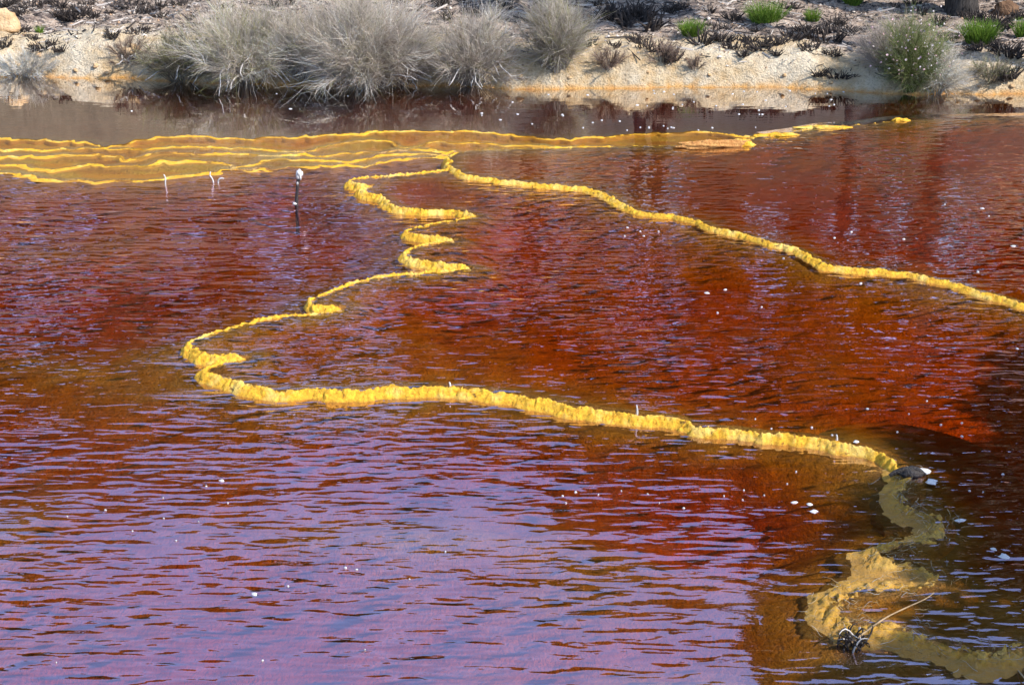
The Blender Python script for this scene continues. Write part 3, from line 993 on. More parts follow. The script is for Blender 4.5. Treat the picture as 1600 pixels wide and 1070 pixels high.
shrub("dry_shrub", 575, 131, 240, 158, "biggest and tallest grey dry shrub, in the middle of the shrub row", "shrub", 150, 10500, GREY, group=SG, seed=23, bare=9, up=.5)
shrub("dry_shrub", 470, 118, 115, 122, "grey shrub wedged behind the gap between the two broadest shrubs", "shrub", 60, 3600, GREY, group=SG, seed=33, bare=0)
shrub("dry_shrub", 738, 132, 136, 114, "rounded grey dry shrub at the right end of the row, over the water", "shrub", 95, 5600, GREY, group=SG, seed=24, bare=8, up=.5)
shrub("dry_shrub", 630, 134, 75, 64, "small brownish shrub in front of the biggest grey shrub, at the waterline", "shrub", 45, 1900, BROWN + [(0.30, 0.24, 0.12, 3)], group=SG, seed=25, bare=3)
shrub("dry_shrub", 872, 108, 92, 118, "upright vase-shaped grey-green shrub standing alone on the pale sand", "shrub", 80, 5200, GREYG, group=SG, seed=26, up=.75, base_r=.3, droop=.08)
shrub("dry_shrub", 200, 98, 95, 44, "low dead brown shrub behind the sandy hummock at left", "shrub", 40, 1300, BROWN, group=SG, seed=27, bare=3)
shrub("dry_grass_clump", 36, 118, 110, 44, "flattened pale grey dry grass clump at the left water's edge", "dry grass", 60, 2600, PALE, group="dry grass clumps", seed=28, droop=.6)
shrub("dry_grass_clump", 1385, 112, 120, 92, "wispy pale dry grass clump behind the flowering bush", "dry grass", 70, 3000, [(0.50, 0.43, 0.37, 5), (0.42, 0.34, 0.30, 3)], group="dry grass clumps", seed=29, tw=.003)
shrub("dry_grass_clump", 1462, 142, 85, 82, "pale dry grass clump drooping beside the flowering bush, at its right", "dry grass", 60, 2600, PALE, group="dry grass clumps", seed=30, droop=.5)
fb, fctr, fH = shrub("flowering_bush", 1418, 141, 92, 114, "green bush dotted with pale pink flowers at the right water's edge", "bush", 70, 4200,
                     [(0.13, 0.17, 0.05, 4), (0.19, 0.22, 0.07, 4), (0.30, 0.25, 0.16, 2)], seed=31, up=.6)
shrub("dry_shrub", 950, 104, 72, 36, "low brown dead shrub just right of the lone upright shrub", "shrub", 30, 1000, BROWN, group=SG, seed=34)
shrub("dry_shrub", 1036, 100, 62, 38, "low dark brown dead shrub above the widest pale sand", "shrub", 30, 1000, BROWN, group=SG, seed=35)
shrub("dry_shrub", 1086, 110, 34, 24, "tiny brown dead shrub on the pale sand above the water", "shrub", 18, 420, BROWN, group=SG, seed=36)
shrub("dry_shrub", 1548, 124, 74, 38, "low olive-brown shrub on the sand near the right edge", "shrub", 36, 1300, OLIVE, group=SG, seed=37)

# flowers on the bush
def flowers():
    g = np.random.default_rng(5)
    tips = fctr[:, -1]
    pick = tips[(tips[:, 2] > fH * .25)]
    pick = pick[g.choice(len(pick), 240, replace=False)]
    V = []; F = []; T = []
    for c in pick:
        n = g.normal(size=3); n /= np.linalg.norm(n)
        a = np.cross(n, (0.3, 0.5, 0.8)); a /= np.linalg.norm(a); b = np.cross(n, a)
        r = g.uniform(0.010, 0.019); s = len(V)
        V.append(c + n * r * .3)
        for i in range(5):
            th = 2 * math.pi * i / 5
            V.append(c + (a * math.cos(th) + b * math.sin(th)) * r + n * r * .5)
        V.append(c - n * r * .4)
        for i in range(5):
            F.append((s, s + 1 + i, s + 1 + (i + 1) % 5)); F.append((s + 6, s + 1 + (i + 1) % 5, s + 1 + i))
        col = np.array((0.80, 0.56, 0.58)) if g.random() < .6 else np.array((0.85, 0.76, 0.74))
        T += [col] * 7
    o = obj("flowers", mesh_np("flowers", V, F, M_LEAF, False, {"tint": np.array(T)}), fb)
    o["kind"] = "stuff"


flowers()


# ------------------------------------------------------------------ green tufts
def tuft(px, py, wpx, hpx, label, seed, n=420):
    g = np.random.default_rng(seed)
    p = on_ground(px, py); k = ppm(p.y, p.z); W = wpx / k * .5; H = hpx / k
    th = g.uniform(0, 2 * math.pi, n); r = np.sqrt(g.uniform(0, 1, n))
    base = np.stack([W * .55 * r * np.cos(th), W * .4 * r * np.sin(th), np.full(n, -.02)], 1)
    d = np.stack([W * .75 * r * np.cos(th), W * .6 * r * np.sin(th), np.full(n, H)], 1) + g.normal(size=(n, 3)) * H * .18
    V, F, _, per = strands(base, d, H * g.uniform(.55, 1.1, n), .009, 3, .25, .3, .2, .08, 3, g)
    col = np.array([(0.16, 0.30, 0.03), (0.24, 0.36, 0.05), (0.12, 0.20, 0.03)])[g.integers(0, 3, n)] * g.uniform(.8, 1.2, (n, 1))
    o = obj("green_tuft", mesh_np("green_tuft", V, F, M_LEAF, True, {"tint": np.repeat(col, per, axis=0)}), None, p)
    tag(o, label, "grass tuft", "fresh green tufts on the burnt bank")


tuft(1080, 56, 44, 26, "fresh green tuft on the ash, leftmost of the bright ones at the right half", 61)
tuft(1196, 36, 66, 36, "wide bright green tuft near the top edge, between two smaller tufts", 62, 600)
tuft(1269, 34, 26, 22, "small bright green tuft right of the wide one near the top edge", 63, 240)
tuft(1530, 66, 62, 38, "large bright green tuft below the charred tree trunk", 64, 620)
tuft(1598, 58, 30, 30, "green tuft cut by the right edge of the picture", 65, 300)
tuft(1332, 8, 36, 24, "green tuft at the very top edge, left of the charred trunk", 66, 300)
tuft(62, 52, 14, 14, "tiny green sprout on the ashy ground at the far left", 67, 90)


# ------------------------------------------------------------------ charred stubs
def stub_mesh(seed, n, h, spread):
    g = np.random.default_rng(seed)
    V = []; F = []
    for j in range(n):
        a = g.uniform(0, 2 * math.pi); r = spread * math.sqrt(g.random())
        b = np.array([r * math.cos(a), r * .7 * math.sin(a), -.03])
        hh = h * g.uniform(.25, 1.0)
        tip = b + np.array([math.cos(a) * h * g.uniform(-.3, 1.1), math.sin(a) * h * g.uniform(-.2, .9), hh])
        path = spline([b, (b + tip) / 2 + g.normal(size=3) * .02, tip], 4)
        tv, tf = tube(path, [g.uniform(.008, .018), .009, .003], 5, g, .2)
        s = len(V); V += list(tv); F += [tuple(i + s for i in f) for f in tf]
        if g.random() < .6:
            t2 = path[2] + np.array([g.uniform(-.08, .08), g.uniform(-.08, .08), g.uniform(.0, .09)])
            tv, tf = tube(spline([path[1], path[2] * .6 + t2 * .4, t2], 4), [.008, .003], 4, g, .2)
            s = len(V); V += list(tv); F += [tuple(i + s for i in f) for f in tf]
    # burnt root mat at the foot
    return poly_mesh("charred_stub", V, F, M_CHAR, False)


stub_protos = [stub_mesh(300 + i, [26, 42, 60, 24, 40, 70][i], [.16, .15, .13, .22, .19, .17][i], [.09, .15, .22, .08, .12, .27][i]) for i in range(6)]
stub_px = [(30, 22, 1), (48, 12, 1), (26, 48, .8), (92, 12, 1.2), (100, 30, 1.1), (118, 24, 1), (146, 28, .9), (206, 12, 1.1), (228, 20, 1.3), (248, 14, 1.1), (15, 8, 1), (66, 4, .8), (172, 22, .6), (136, 8, .7), (280, 8, .8), (300, 30, .6),
           (8, 72, .8), (70, 76, .8), (80, 70, .7), (96, 80, .7), (50, 60, .6), (250, 28, .8), (175, 58, .7), (215, 52, .8), (430, 10, .7), (455, 6, .7), (350, 12, .6), (698, 30, .9), (735, 20, .8), (770, 32, .8), (690, 8, .9), (790, 12, .9),
           (985, 34, 2.0), (1003, 26, 1.7), (945, 30, 1.0), (968, 22, 1.2), (1045, 20, .9), (935, 8, .8), (1065, 12, .8), (1098, 68, 1.2), (1128, 64, 1.0), (1150, 72, 1.0), (1172, 66, 1.1), (1192, 76, 1.3), (1210, 66, 1.1), (1238, 62, 1.2), (1160, 88, .7),
           (1290, 62, 1.5), (1308, 40, 1.2), (1265, 76, 1.0), (1298, 84, .9), (1325, 52, .9), (1280, 118, .8), (1310, 122, .7), (1483, 64, 1.2), (1468, 36, .9), (1520, 30, 1.3), (1556, 40, 1.3), (1576, 84, 1.3), (1538, 76, .9), (1592, 30, 1.2), (1572, 118, 1.2), (1548, 44, 1),
           (1212, 88, .8), (990, 66, .9), (1012, 74, .9), (960, 74, .8), (1050, 92, .9), (920, 66, .8), (1110, 20, .7), (1145, 30, .8), (1225, 12, .7), (1400, 12, .7), (1440, 22, .8), (1430, 6, .7), (1180, 50, .7), (1260, 50, .8), (1120, 46, .7), (820, 60, .7)]
ORD = ["leftmost", "second from left", "third from left", "fourth from left", "fifth from left", "sixth from left", "seventh from left", "eighth from left", "ninth from left", "tenth from left", "eleventh from left", "twelfth from left"]


def zone_labels(items, zones, noun):
    """items: (px, py); zones: (test, phrase); ordinal within each zone, left to right"""
    lab = {}
    todo = list(range(len(items)))
    for test, phrase in zones:
        mem = sorted([i for i in todo if test(*items[i][:2])], key=lambda i: items[i][0])
        todo = [i for i in todo if i not in mem]
        for j, i in enumerate(mem):
            if len(mem) == 1:
                lab[i] = "%s %s" % (noun, phrase)
            elif j == len(mem) - 1:
                lab[i] = "%s %s, rightmost there" % (noun, phrase)
            else:
                lab[i] = "%s %s, %s" % (noun, phrase, ORD[j] if j < len(ORD) else "toward the right there")
    return lab


stub_zone = [(lambda x, y: 900 < x < 1020 and y < 35, "near the top edge, above the lone upright shrub"),
             (lambda x, y: x < 160 and y < 35, "near the top left corner"), (lambda x, y: x < 110, "on the left sandy hummock"),
             (lambda x, y: x < 240, "behind the left sandy hummock"), (lambda x, y: x < 500, "behind the grey shrub row's left end"), (lambda x, y: x < 830, "behind the grey shrub row's right end"),
             (lambda x, y: x < 1075 and y >= 60, "above the widest pale sand"), (lambda x, y: x < 1075, "near the top edge, right of the lone upright shrub"), (lambda x, y: y >= 110 and x < 1400, "at the waterline left of the flowering bush"),
             (lambda x, y: x < 1250 and y < 54, "among the green tufts near the top"), (lambda x, y: x < 1250, "in the dark row below the green tufts"), (lambda x, y: x < 1450, "up-left of the flowering bush"),
             (lambda x, y: y < 50, "around the charred trunk"), (lambda x, y: True, "right of the flowering bush")]
stub_lab = zone_labels(stub_px, stub_zone, "charred black shrub stub")
for i, (px, py, sc) in enumerate(stub_px):
    p = on_ground(px, py)
    o = obj("charred_stub", stub_protos[i % 6], None, p)
    o.rotation_euler = (0, 0, random.uniform(0, 6.28)); s_ = sc * random.uniform(.8, 1.1); o.scale = (s_ * 1.05, s_ * .9, s_ * random.uniform(.75, 1.05))
    tag(o, stub_lab[i], "shrub stub", "charred shrub stubs on the burnt bank")


# ash litter: burnt crumbs, twigs and pale pebbles nobody could count
def litter():
    g = np.random.default_rng(77)
    n = 15000
    px = g.uniform(-30, 1630, n); py = np.abs(g.normal(0, 1, n)) * 38
    V = []; F = []; T = []
    for i in range(n):
        x0 = at(px[i], 60, .5).x
        y0 = 17.2 + g.uniform(0, 4.6)
        x0 = (px[i] - 800) / FPX * math.hypot(y0, 4.6)
        s0 = y0 - float(shore(x0))
        if s0 < 0.12:
            continue
        near = s0 < 0.8
        if near and g.random() < .55:
            continue
        z0 = gz(x0, y0)
        r = g.uniform(.006, .022) * (2.2 if g.random() < .08 else 1)
        kind = g.random()
        s = len(V)
        if kind < .45:      # twig
            a = g.uniform(0, 6.28); L = r * g.uniform(4, 9); w = r * .28
            d = np.array([math.cos(a), math.sin(a), g.uniform(-.1, .35)]); q = np.array([-math.sin(a), math.cos(a), 0]) * w
            c = np.array([x0, y0, z0 + w])
            for e in (-1, 1):
                for vv in (q, -q, np.array([0, 0, w * 1.6])):
                    V.append(c + d * L * .5 * e + vv)
            F += [(s, s + 1, s + 4), (s, s + 4, s + 3), (s + 1, s + 2, s + 5), (s + 1, s + 5, s + 4), (s + 2, s, s + 3), (s + 2, s + 3, s + 5)]
            col = (0.04, 0.033, 0.03) if g.random() < .6 else (0.42, 0.37, 0.33)
            T += [col] * 6
        else:               # crumb
            for d in ((1, 0, 0), (0, 1, 0), (-1, 0, 0), (0, -1, 0), (0, 0, .8), (0, 0, -.6)):
                V.append(np.array([x0, y0, z0]) + np.array(d) * r * g.uniform(.6, 1.3))
            for a in range(4):
                F += [(s + a, s + (a + 1) % 4, s + 4), (s + (a + 1) % 4, s + a, s + 5)]
            u = g.random()
            col = (0.035, 0.03, 0.028) if u < .6 else ((0.58, 0.50, 0.42) if u < .85 else (0.40, 0.25, 0.15))
            if near and u < .6:
                col = (0.20, 0.13, 0.08) if u < .35 else (0.55, 0.42, 0.27)
            T += [col] * 6
    o = obj("burnt_litter", mesh_np("burnt_litter", V, F, strand_mat("burnt_litter", 0, .9), False, {"tint": np.array(T)}))
    o["kind"] = "stuff"; o["label"] = "burnt crumbs, twigs and pebbles strewn over the bank"; o["category"] = "litter"


litter()

# ------------------------------------------------------------------ rocks and stumps on the bank
p = on_ground(6, 44); k = ppm(p.y, p.z)
o = obj("rock", lump(24 / k, 18 / k, 26 / k, 4, M_ROCK, .35, name="rock"), None, p)
tag(o, "tan rounded rock cut by the left edge of the picture", "rock")
p = on_ground(1571, 21); k = ppm(p.y, p.z)
o = obj("stump", lump(20 / k, 13 / k, 20 / k, 9, M_BROWN, .5, name="stump"), None, p)
tag(o, "low broken brown stump to the right of the charred trunk", "stump")
stones = [(60, 88, 12, 7), (38, 96, 9, 5), (205, 82, 26, 10), (150, 112, 9, 5), (118, 114, 7, 4), (168, 118, 8, 4), (812, 122, 12, 5), (795, 128, 8, 5), (1012, 118, 6, 3), (1225, 124, 6, 4), (1298, 130, 7, 4), (1475, 134, 9, 5), (1500, 128, 8, 5), (1580, 138, 9, 4), (1530, 138, 7, 3), (30, 104, 8, 4), (890, 124, 6, 3), (1108, 122, 6, 3)]
stone_lab = zone_labels(stones, [(lambda x, y: x < 250, "on the sand at far left"), (lambda x, y: x < 1000, "near the lone upright shrub"), (lambda x, y: x < 1400, "on the widest pale sand"), (lambda x, y: True, "right of the flowering bush")], "small pale stone")
for i, (px, py, w, h) in enumerate(stones):
    p = on_ground(px, py); k = ppm(p.y, p.z)
    o = obj("stone", lump(w / k * .6, w / k * .45, h / k, 400 + i, M_ROCK, .4, 10, 7, name="stone"), None, p)
    o.rotation_euler = (0, 0, random.uniform(0, 6))
    tag(o, stone_lab[i], "stone", "small stones on the sandy bank")


# ------------------------------------------------------------------ trees
M_BARK = NT("charred_bark")
_v = M_BARK.obco()
_n = M_BARK.noise(_v, 1.0, 5, .65, sc=(26, 26, 4))
M_BARK.principled(M_BARK.mix(M_BARK.ramp(_n, [(.35, 0.0), (.7, 1.0)]), (0.014, 0.012, 0.012), (0.10, 0.085, 0.075)), .9, .15, M_BARK.bump(_n, .05))
M_BARK = M_BARK.m
M_NEEDLE = strand_mat("pine_foliage", 0.3, .6)


def crown_mesh(seed, R, H, n_cl, n_leaf, cols, leaf=.17):
    g = np.random.default_rng(seed)
    V = []; T = []
    u = g.normal(size=(n_cl, 3)); u /= np.linalg.norm(u, axis=1)[:, None]
    cc = u * (g.uniform(.25, 1, (n_cl, 1)) ** .45) * np.array([R, R, H * .5])
    for c in cc:
        cr = R * g.uniform(.18, .34)
        p = g.normal(size=(n_leaf, 3)); p /= np.linalg.norm(p, axis=1)[:, None]
        p = c + p * cr * g.uniform(.2, 1, (n_leaf, 1)) * np.array([1, 1, .6])
        a = g.normal(size=(n_leaf, 3)); a /= np.linalg.norm(a, axis=1)[:, None]
        b = np.cross(a, g.normal(size=(n_leaf, 3))); b /= np.linalg.norm(b, axis=1)[:, None]
        L = leaf * g.uniform(.6, 1.3, (n_leaf, 1)); w = L * .3
        V.append(np.stack([p - a * L, p + b * w, p + a * L, p - b * w], 1).reshape(-1, 3))
        col = np.array(cols)[g.integers(0, len(cols), n_leaf)] * g.uniform(.7, 1.3, (n_leaf, 1))
        T.append(np.repeat(col, 4, axis=0))
    V = np.vstack(V); F = np.arange(len(V)).reshape(-1, 4)
    return mesh_np("crown", V, F, M_NEEDLE, False, {"tint": np.vstack(T)}), cc


def tree(x, y, trunk_r, trunk_h, R, H, label, seed, crown=None, lean=(0, 0)):
    g = np.random.default_rng(seed)
    z = gz(x, y)
    root = empty("pine_tree", (x, y, z))
    top = np.array([lean[0], lean[1], trunk_h + H * .45])
    path = spline([(0, 0, -.25), (0, 0, .0), (lean[0] * .1, lean[1] * .1, .35), tuple(top * .4 + g.normal(size=3) * .06), tuple(top)], 14)
    tv, tf = tube(path, [trunk_r * 1.7, trunk_r * 1.12, trunk_r, trunk_r * .8, trunk_r * .25], 14, g, .07)
    trunk = obj("trunk", poly_mesh("trunk", tv, tf, M_BARK), root)
    cm, cc = crown
    c = obj("crown", cm, root, (lean[0], lean[1], trunk_h + H * .5))
    c["kind"] = "stuff"
    c.rotation_euler = (0, 0, g.uniform(0, 6.28)); c.scale = (R, R, H)
    for j in range(4):
        a = g.uniform(0, 6.28); zz = trunk_h + H * g.uniform(.05, .6)
        b = path[np.argmin(np.abs(path[:, 2] - zz))]
        e = b + np.array([math.cos(a) * R * .7, math.sin(a) * R * .7, H * .22])
        lv, lf = tube(spline([b, (b + e) / 2 + (0, 0, .1), e], 5), [trunk_r * .35, trunk_r * .1], 6, g)
        obj("limb", poly_mesh("limb", lv, lf, M_BARK), root)
    tag(root, label, "tree", "pines around the pools")
    return root


PINE = [(0.055, 0.075, 0.025), (0.075, 0.095, 0.03), (0.045, 0.05, 0.02), (0.10, 0.085, 0.04)]
CROWNS = [crown_mesh(500 + i, 1.0, 1.0, 60, 130, PINE, .10) for i in range(3)]
p = on_ground(1500, 20)
tree(p.x, p.y, .22, 5.5, 1.9, 7.5, "charred black tree trunk at the top right corner", 600, CROWNS[0])
far = [(2.0, 22.0, .10, 5.0, 1.2, 4.2), (2.4, 22.7, .13, 5.2, 1.3, 4.8), (5.5, 22.4, .13, 5.0, 1.4, 5.5), (9.4, 22.5, .2, 4.0, 2.0, 8.0), (12.6, 23.5, .22, 4.0, 2.4, 9.0)]
g = np.random.default_rng(3)
for row, (y0, n, h0) in enumerate(((26.0, 3, 5.6), (29.5, 15, 6.8), (32.5, 17, 7.4))):
    for j in range(n):
        far.append((-15 + 32 * (j + .5 * (row % 2) + g.uniform(.1, .8)) / n, y0 + g.uniform(-1.1, 1.1), g.uniform(.13, .2), (3.6, 1.3, 1.0)[row] * g.uniform(.8, 1.2), g.uniform(1.4, 2.0), h0 * .78 * g.uniform(.85, 1.12)))
for i, (x, y, r, th, R, H) in enumerate(far):
    if y > 24:
        H *= .66 + .36 * float(sstep(-3.0, -6.0, np.float64(x))) + .80 * float(sstep(-2.5, 6.0, np.float64(x)))
    tree(x, y, r, th, R, H, "dark pine on the burnt slope above the picture's top edge", 610 + i, CROWNS[i % 3])
# pines on the right bank, whose shade falls across the lower right corner and the top of the bank
NEARC = crown_mesh(520, 1.0, 1.0, 70, 150, PINE, .10)
for i, (x, y, th, R, H) in enumerate([(8.5, 5.65, 2.7, 1.35, 2.2), (10.6, 7.0, 2.8, 1.45, 2.6), (8.6, 17.4, 7.8, 1.5, 2.4), (7.5, 3.6, 2.6, 1.1, 2.0)]):
    tree(x, y, .15, th, R, H, "pine on the right bank outside the picture, shading the water", 680 + i, NEARC)

# ------------------------------------------------------------------ mounds on the upper rim
for px, py, w, h, lab in [(1154, 228, 44, 11, "rounded yellow mound at the right end of the orange crust on the upper rim"), (1212, 213, 60, 6, "low yellow hump just right of the orange crust on the upper rim"),
                          (1288, 201, 80, 5, "flat yellow hump midway along the upper right rim"), (1408, 190, 30, 6, "small yellow knob at the end of the upper right rim")]:
    p = at(px, py, LV['B'] - .01); k = ppm(p.y)
    me = lump(w / k * .5, min(w, 46) / k * .17, h / k * .8, int(px), M_RIM, .8, 40, 16, name="mineral_mound")
    o = obj("mineral_mound", me, None, p)
    tag(o, lab, "mineral mound")
p = at(1108, 229, LV['B']); k = ppm(p.y)
o = obj("crust_heap", lump(50 / k, 7 / k, 8 / k, 31, M_CRUST, 1.1, 60, 20, name="crust_heap"), None, p)
o.rotation_euler = (0, 0, .10)
tag(o, "long low heap of rusty orange crust on the upper rim", "crust")


# ------------------------------------------------------------------ sticks and driftwood
def stick(name, pts, rad, mat, label, cat, group=None, n=10, sides=7, rough=.08):
    P = np.array(pts, float); b = P[0].copy()
    tv, tf = tube(spline(P - b, n), rad, sides, None, rough)
    o = obj(name, poly_mesh(name, tv, tf, mat), None, Vector(b))
    tag(o, label, cat, group)
    return o


b = at(463, 322, 0.0); k = ppm(b.y, 0)
root = empty("stick", b)
P_ = [(0, 0, -.35), (0, 0, 0), (.012, 0, .12), (.03, 0, .24), (.048, .0, .34)]
tv, tf = tube(spline(P_, 12), [.019, .019, .017, .021], 8, None, .12)
obj("shaft", poly_mesh("shaft", tv, tf, M_DARKWOOD), root)
cap = obj("salt_cap", lump(.034, .03, .045, 12, M_WHITE, .7, 14, 10, name="salt_cap", flat=.9), root, (.052, 0, .345))
for (dx, dz, sx, sz) in [(.035, .33, .018, .05), (.06, .31, .014, .03), (-.012, .03, .022, .012), (.03, .25, .012, .02)]:
    obj("salt_crust", lump(sx, sx, sz, int(dx * 1000) + 77, M_WHITE, .6, 10, 8, name="salt_crust", flat=.9), root, (dx, -.012, dz))
tag(root, "dark upright stick with a white salt-crusted top standing in the left pool", "stick")

tp = "twigs poking out of the far terrace edge"
for pts, lab in [([(258, 284), (260, 279), (257, 273)], "leftmost short white twig stub on the lowest terrace edge"),
                 ([(333, 279), (327, 276), (330, 269)], "curled white twig stub on the lowest terrace edge"),
                 ([(340, 280), (347, 279), (350, 283)], "low white twig stub just right of the curled one")]:
    b0 = at(pts[0][0], pts[0][1], .045); k = ppm(b0.y, 0)
    P3 = [(b0.x, b0.y, -.03)] + [(b0.x + (x - pts[0][0]) / k, b0.y, .05 + max(0, (pts[0][1] - y)) / k) for x, y in pts]
    stick("twig_stub", P3, [.007, .009, .006], M_WHITE, lab, "twig", tp, 7, 6, .2)
for px, py, hh, lab in [(995, 647, 13, "thin white twig standing on the crest of the main yellow rim"), (1307, 689, 8, "tiny pale twig on the main rim where it enters the shade"), (703, 604, 5, "tiny white twig on the main rim, left of the standing one")]:
    b0 = at(px, py, LV['C']); k = ppm(b0.y)
    stick("twig_stub", [(b0.x, b0.y, LV['C'] - .03), (b0.x + .004, b0.y, LV['C'] + hh / k * .6), (b0.x - .004, b0.y, LV['C'] + .015 + hh / k)], [.009, .008, .005], M_WHITE, lab, "twig", None, 6, 5, .2)

# dry filaments matted on the shaded rim
def filaments(line, n, seed, zc, cols, name, label, spread=.10):
    g = np.random.default_rng(seed)
    A = np.array(vis(line, .3)); i = g.integers(1, len(A) - 1, n)
    T = A[np.minimum(i + 1, len(A) - 1)] - A[i - 1]; T /= np.linalg.norm(T, axis=1)[:, None] + 1e-9
    N = np.stack([-T[:, 1], T[:, 0]], 1)
    off = g.normal(0, 1, n) * spread
    b = A[i] + N * off[:, None]
    up_ = inpoly(b[:, 0], b[:, 1], POLY['C'])
    z = np.where(up_, zc + .004, np.maximum(zc - np.abs(off) * .22, .004)) + g.uniform(0, .012, n)
    d = np.column_stack([T * g.choice([-1, 1], n)[:, None] + g.normal(size=(n, 2)) * .6, g.uniform(-.04, .06, n)])
    V, F, _, per = strands(np.column_stack([b, z]), d, g.uniform(.04, .12, n), .004, 4, .8, .0, .4, .25, 3, g)
    V[:, 2] = np.clip(V[:, 2], .003, zc + .03)
    col = np.array(cols)[g.integers(0, len(cols), n)] * g.uniform(.7, 1.2, (n, 1))
    o = obj(name, mesh_np(name, V, F, M_TWIG, True, {"tint": np.repeat(col, per, axis=0)}))
    o["kind"] = "stuff"; o["label"] = label; o["category"] = "debris"


filaments(R1S, 420, 71, LV['C'], [(0.42, 0.30, 0.14), (0.55, 0.42, 0.24), (0.26, 0.16, 0.06), (0.46, 0.42, 0.36)], "matted_strands", "matted tan plant strands lying on the shaded rim")

# black driftwood lump on the shaded bend of the rim
b0 = at(1420, 741, LV['C']); k = ppm(b0.y)
root = empty("driftwood", b0)
obj("lump", lump(21 / k, 12 / k, 10 / k, 55, M_DARKWOOD, .6, 22, 12, name="lump"), root)
tv, tf = tube(spline([(-.13, .0, -.01), (-.05, .02, .035), (.05, .0, .05), (.11, -.02, .01)], 8), [.012, .02, .02, .010], 7, None, .25)
obj("branch_end", poly_mesh("branch_end", tv, tf, M_DARKWOOD), root)
tag(root, "wet black driftwood lump on the bend of the shaded rim", "driftwood")

# tangle of roots with a long thin branch
g = np.random.default_rng(91)
b0 = at(1330, 1008, 0.0); k = ppm(b0.y, 0)
root = empty("dead_branch", b0)
for j in range(46):
    a = g.uniform(0, 6.28); r = 24 / k * math.sqrt(g.random()); r2 = 30 / k * math.sqrt(g.random()); a2 = a + g.normal() * 1.2
    p0 = np.array([r * math.cos(a), r * .7 * math.sin(a), -.02]); p2 = np.array([r2 * math.cos(a2), r2 * .7 * math.sin(a2), g.uniform(.0, .12)])
    p1 = (p0 + p2) / 2 + np.array([g.normal() * .03, g.normal() * .03, g.uniform(.02, .09)])
    tv, tf = tube(spline([p0, p1, p2], 6), [.0055, .005, .002], 5, g, .15)
    obj("root_twig", poly_mesh("root_twig", tv, tf, M_DARKWOOD if g.random() < .82 else M_GREYWOOD), root)


def rel(px, py, z):
    p = at(px, py, z) - b0
    return (p.x, p.y, p.z)


M_TANTWIG = simple_mat("tan_twig", (0.26, 0.17, 0.09), (0.46, 0.32, 0.18), 30, .8, .2, .005)
tv, tf = tube(spline([rel(1322, 1010, .02), rel(1345, 992, .06), rel(1364, 978, .09), rel(1385, 963, .11), rel(1420, 947, .13), rel(1448, 935, .15), rel(1460, 925, .18)], 18), [.008, .006, .0045, .0025], 6, g, .08)
obj("long_branch", poly_mesh("long_branch", tv, tf, M_TANTWIG), root)
tv, tf = tube(spline([rel(1364, 978, .09), rel(1361, 990, .06), rel(1352, 1004, .04), rel(1340, 1016, .0)], 8), [.006, .004], 5, g, .08)
obj("side_branch", poly_mesh("side_branch", tv, tf, M_DARKWOOD), root)
tag(root, "dead branch with a dark root tangle and one long thin twig, lower right", "branch")
stick("thin_twig", [tuple(at(x, y, z)) for x, y, z in [(1362, 1066, -.01), (1375, 1060, .03), (1392, 1058, .05), (1410, 1063, .03), (1424, 1070, -.01)]], [.005, .005, .003], M_TANTWIG, "thin arched twig rising from the water at the bottom edge", "twig", None, 12, 5)
stick("thin_twig", [tuple(at(x, y, z)) for x, y, z in [(1590, 1046, .0), (1597, 1054, .03), (1606, 1066, .02)]], [.006, .005, .004], M_TANTWIG, "short pale twig in the bottom right corner", "twig", None, 8, 5)


# ------------------------------------------------------------------ foam
def fleck_mesh(seed):
    g = np.random.default_rng(seed)
    n = 9; V = [(0, 0, .006)]; F = []
    rr = g.uniform(.55, 1.1, n)
    for ring, (s, z) in enumerate(((.6, .005), (1, -.002))):
        for i in range(n):
            a = 2 * math.pi * i / n
            V.append((rr[i] * s * math.cos(a), rr[i] * s * .62 * math.sin(a), z))
    for i in range(n):
        j = (i + 1) % n
        F.append((0, 1 + i, 1 + j)); F.append((1 + i, 1 + n + i, 1 + n + j, 1 + j))
    return poly_mesh("foam_fleck", V, F, M_FOAM)


flecks = [fleck_mesh(800 + i) for i in range(5)]
LONG = {(347, 751): "white foam fleck on the rippled left foreground water", (398, 928): "white foam fleck low in the purple foreground ripples", (1241, 785): "left one of three white foam flecks in the dark patch right of centre",
        (1265, 788): "topmost of three white foam flecks in the dark patch right of centre", (1271, 799): "lowest of three white foam flecks in the dark patch right of centre", (1570, 869): "largest white foam fleck on the dark water near the right edge",
        (1553, 858): "small foam fleck beside the largest one near the right edge", (1500, 813): "grey-white foam patch against the shaded rim", (1441, 736): "white foam behind the black driftwood lump", (1455, 753): "grey foam patch just below the black driftwood lump",
        (1338, 690): "white foam fleck at the main rim's shaded end"}
big = {(1441, 736): 17, (1500, 813): 10, (1455, 753): 12, (1570, 869): 11, (1271, 799): 8, (1241, 785): 6}


def fleck(px, py, w, label, group=None, i=[0]):
    c0 = at(px, py, .0)
    q = None
    for _ in range(3):
        pid = int(pool_of(np.array([c0.x]), np.array([c0.y]))[0]); q = ORDER[pid]
        c0 = at(px, py, LV[q])
    k = ppm(c0.y, 0)
    o = obj("foam_fleck", flecks[i[0] % 5], None, (c0.x, c0.y, LV[q] + .003)); i[0] += 1
    r = w / k
    o.scale = (r, r * random.uniform(.9, 1.5), 1.0); o.rotation_euler = (0, 0, random.uniform(-.4, .4))
    tag(o, label, "foam", group)


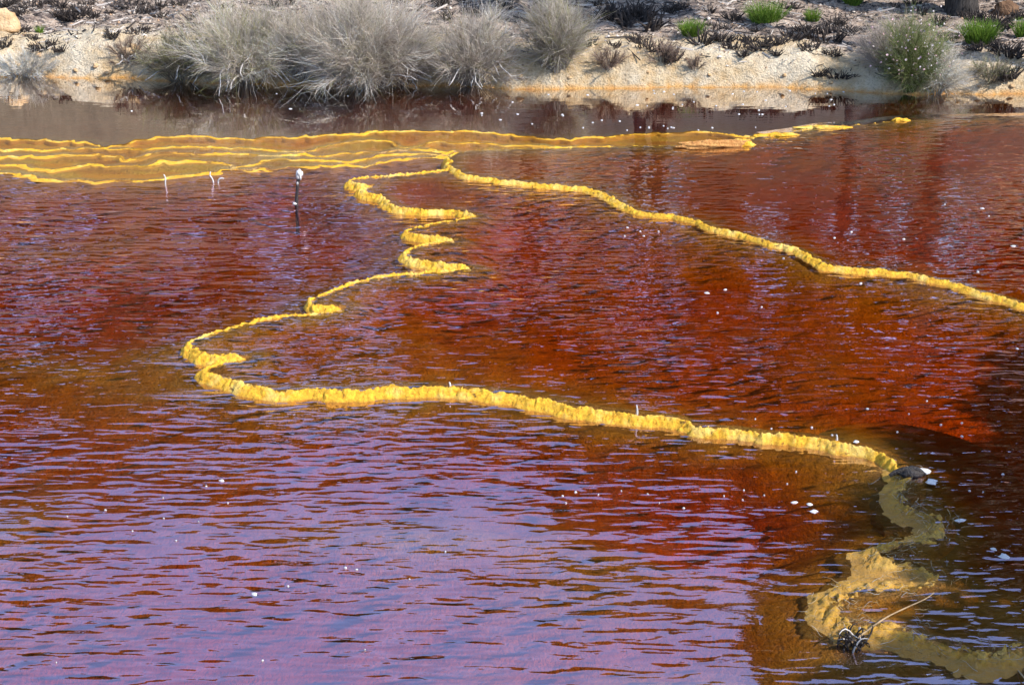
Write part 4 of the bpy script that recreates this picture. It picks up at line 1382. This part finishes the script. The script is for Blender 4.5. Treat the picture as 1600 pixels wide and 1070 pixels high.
for (px, py), lab in LONG.items():
    fleck(px, py, big.get((px, py), 6), lab)
FG = "small foam flecks on the red water"
fl = [(1535, 326, 6), (1583, 385, 7), (1412, 374, 5), (1330, 363, 4), (1345, 443, 5), (1105, 458, 8), (1133, 453, 5), (1121, 489, 4), (1000, 362, 4), (1006, 369, 4), (1029, 362, 3), (980, 356, 4), (976, 369, 3), (1476, 320, 3), (1304, 372, 4), (1528, 425, 4),
      (1545, 338, 3), (1503, 682, 5), (1470, 664, 4), (1503, 661, 4), (1402, 675, 3), (1355, 639, 4), (1420, 647, 3), (1448, 627, 3), (1515, 767, 4), (1567, 741, 4), (1589, 545, 4), (1300, 680, 4), (1268, 668, 4), (1536, 769, 3), (1190, 480, 3), (1224, 404, 3),
      (879, 775, 4), (899, 769, 5), (935, 773, 3), (971, 767, 3), (1068, 794, 4), (1131, 775, 3), (1162, 766, 3), (1244, 737, 3), (1012, 772, 3), (884, 786, 3), (1030, 786, 2.5), (1160, 781, 3), (1194, 774, 3), (1230, 756, 3), (1205, 670, 3), (1180, 655, 3),
      (322, 760, 4), (255, 778, 3), (165, 797, 4), (105, 807, 3), (207, 830, 3), (275, 845, 3), (256, 810, 3), (540, 887, 5), (557, 890, 4), (450, 916, 4), (410, 1032, 4), (640, 905, 3), (88, 1035, 3), (310, 815, 2.5), (356, 786, 3), (570, 1015, 3), (696, 862, 3)]
fl_zone = [(lambda x, y: x > 1280 and y < 440, "on the upper right pool"), (lambda x, y: y < 380, "in the cluster below the diagonal rim"), (lambda x, y: y < 520, "at mid-height right of centre"), (lambda x, y: x > 1170 and y < 700, "above the main rim's right end"),
           (lambda x, y: x > 1440, "on the dark water at right"), (lambda x, y: x > 1050 and y < 800, "below the main rim, right of centre"), (lambda x, y: x > 800, "below the main rim at centre"), (lambda x, y: y < 850 and x < 400, "in the left foreground"),
           (lambda x, y: True, "in the bottom left ripples")]
fl_lab = zone_labels(fl, fl_zone, "small white foam fleck")
for i_, (px, py, w) in enumerate(fl):
    fleck(px, py, w * .62, fl_lab[i_], FG)
g = np.random.default_rng(13)
n = 0
FG2 = "foam flecks on the calm far pool"
while n < 60:
    if g.random() < .62:
        px, py = g.uniform(780, 1330), g.uniform(142, 192)
        if py > 168 and px > 1090 and g.random() < .5:
            continue
    elif g.random() < .5:
        px, py = g.normal(1000, 60), g.normal(199, 3)
    else:
        px, py = g.uniform(60, 1580), g.uniform(128, 200)
        if px > 1300 and py > 178:
            continue
    fleck(px, py, g.uniform(1.2, 2.6) * (1.5 if g.random() < .1 else 1), "small white foam fleck on the calm far pool near the bank", FG2)
    n += 1
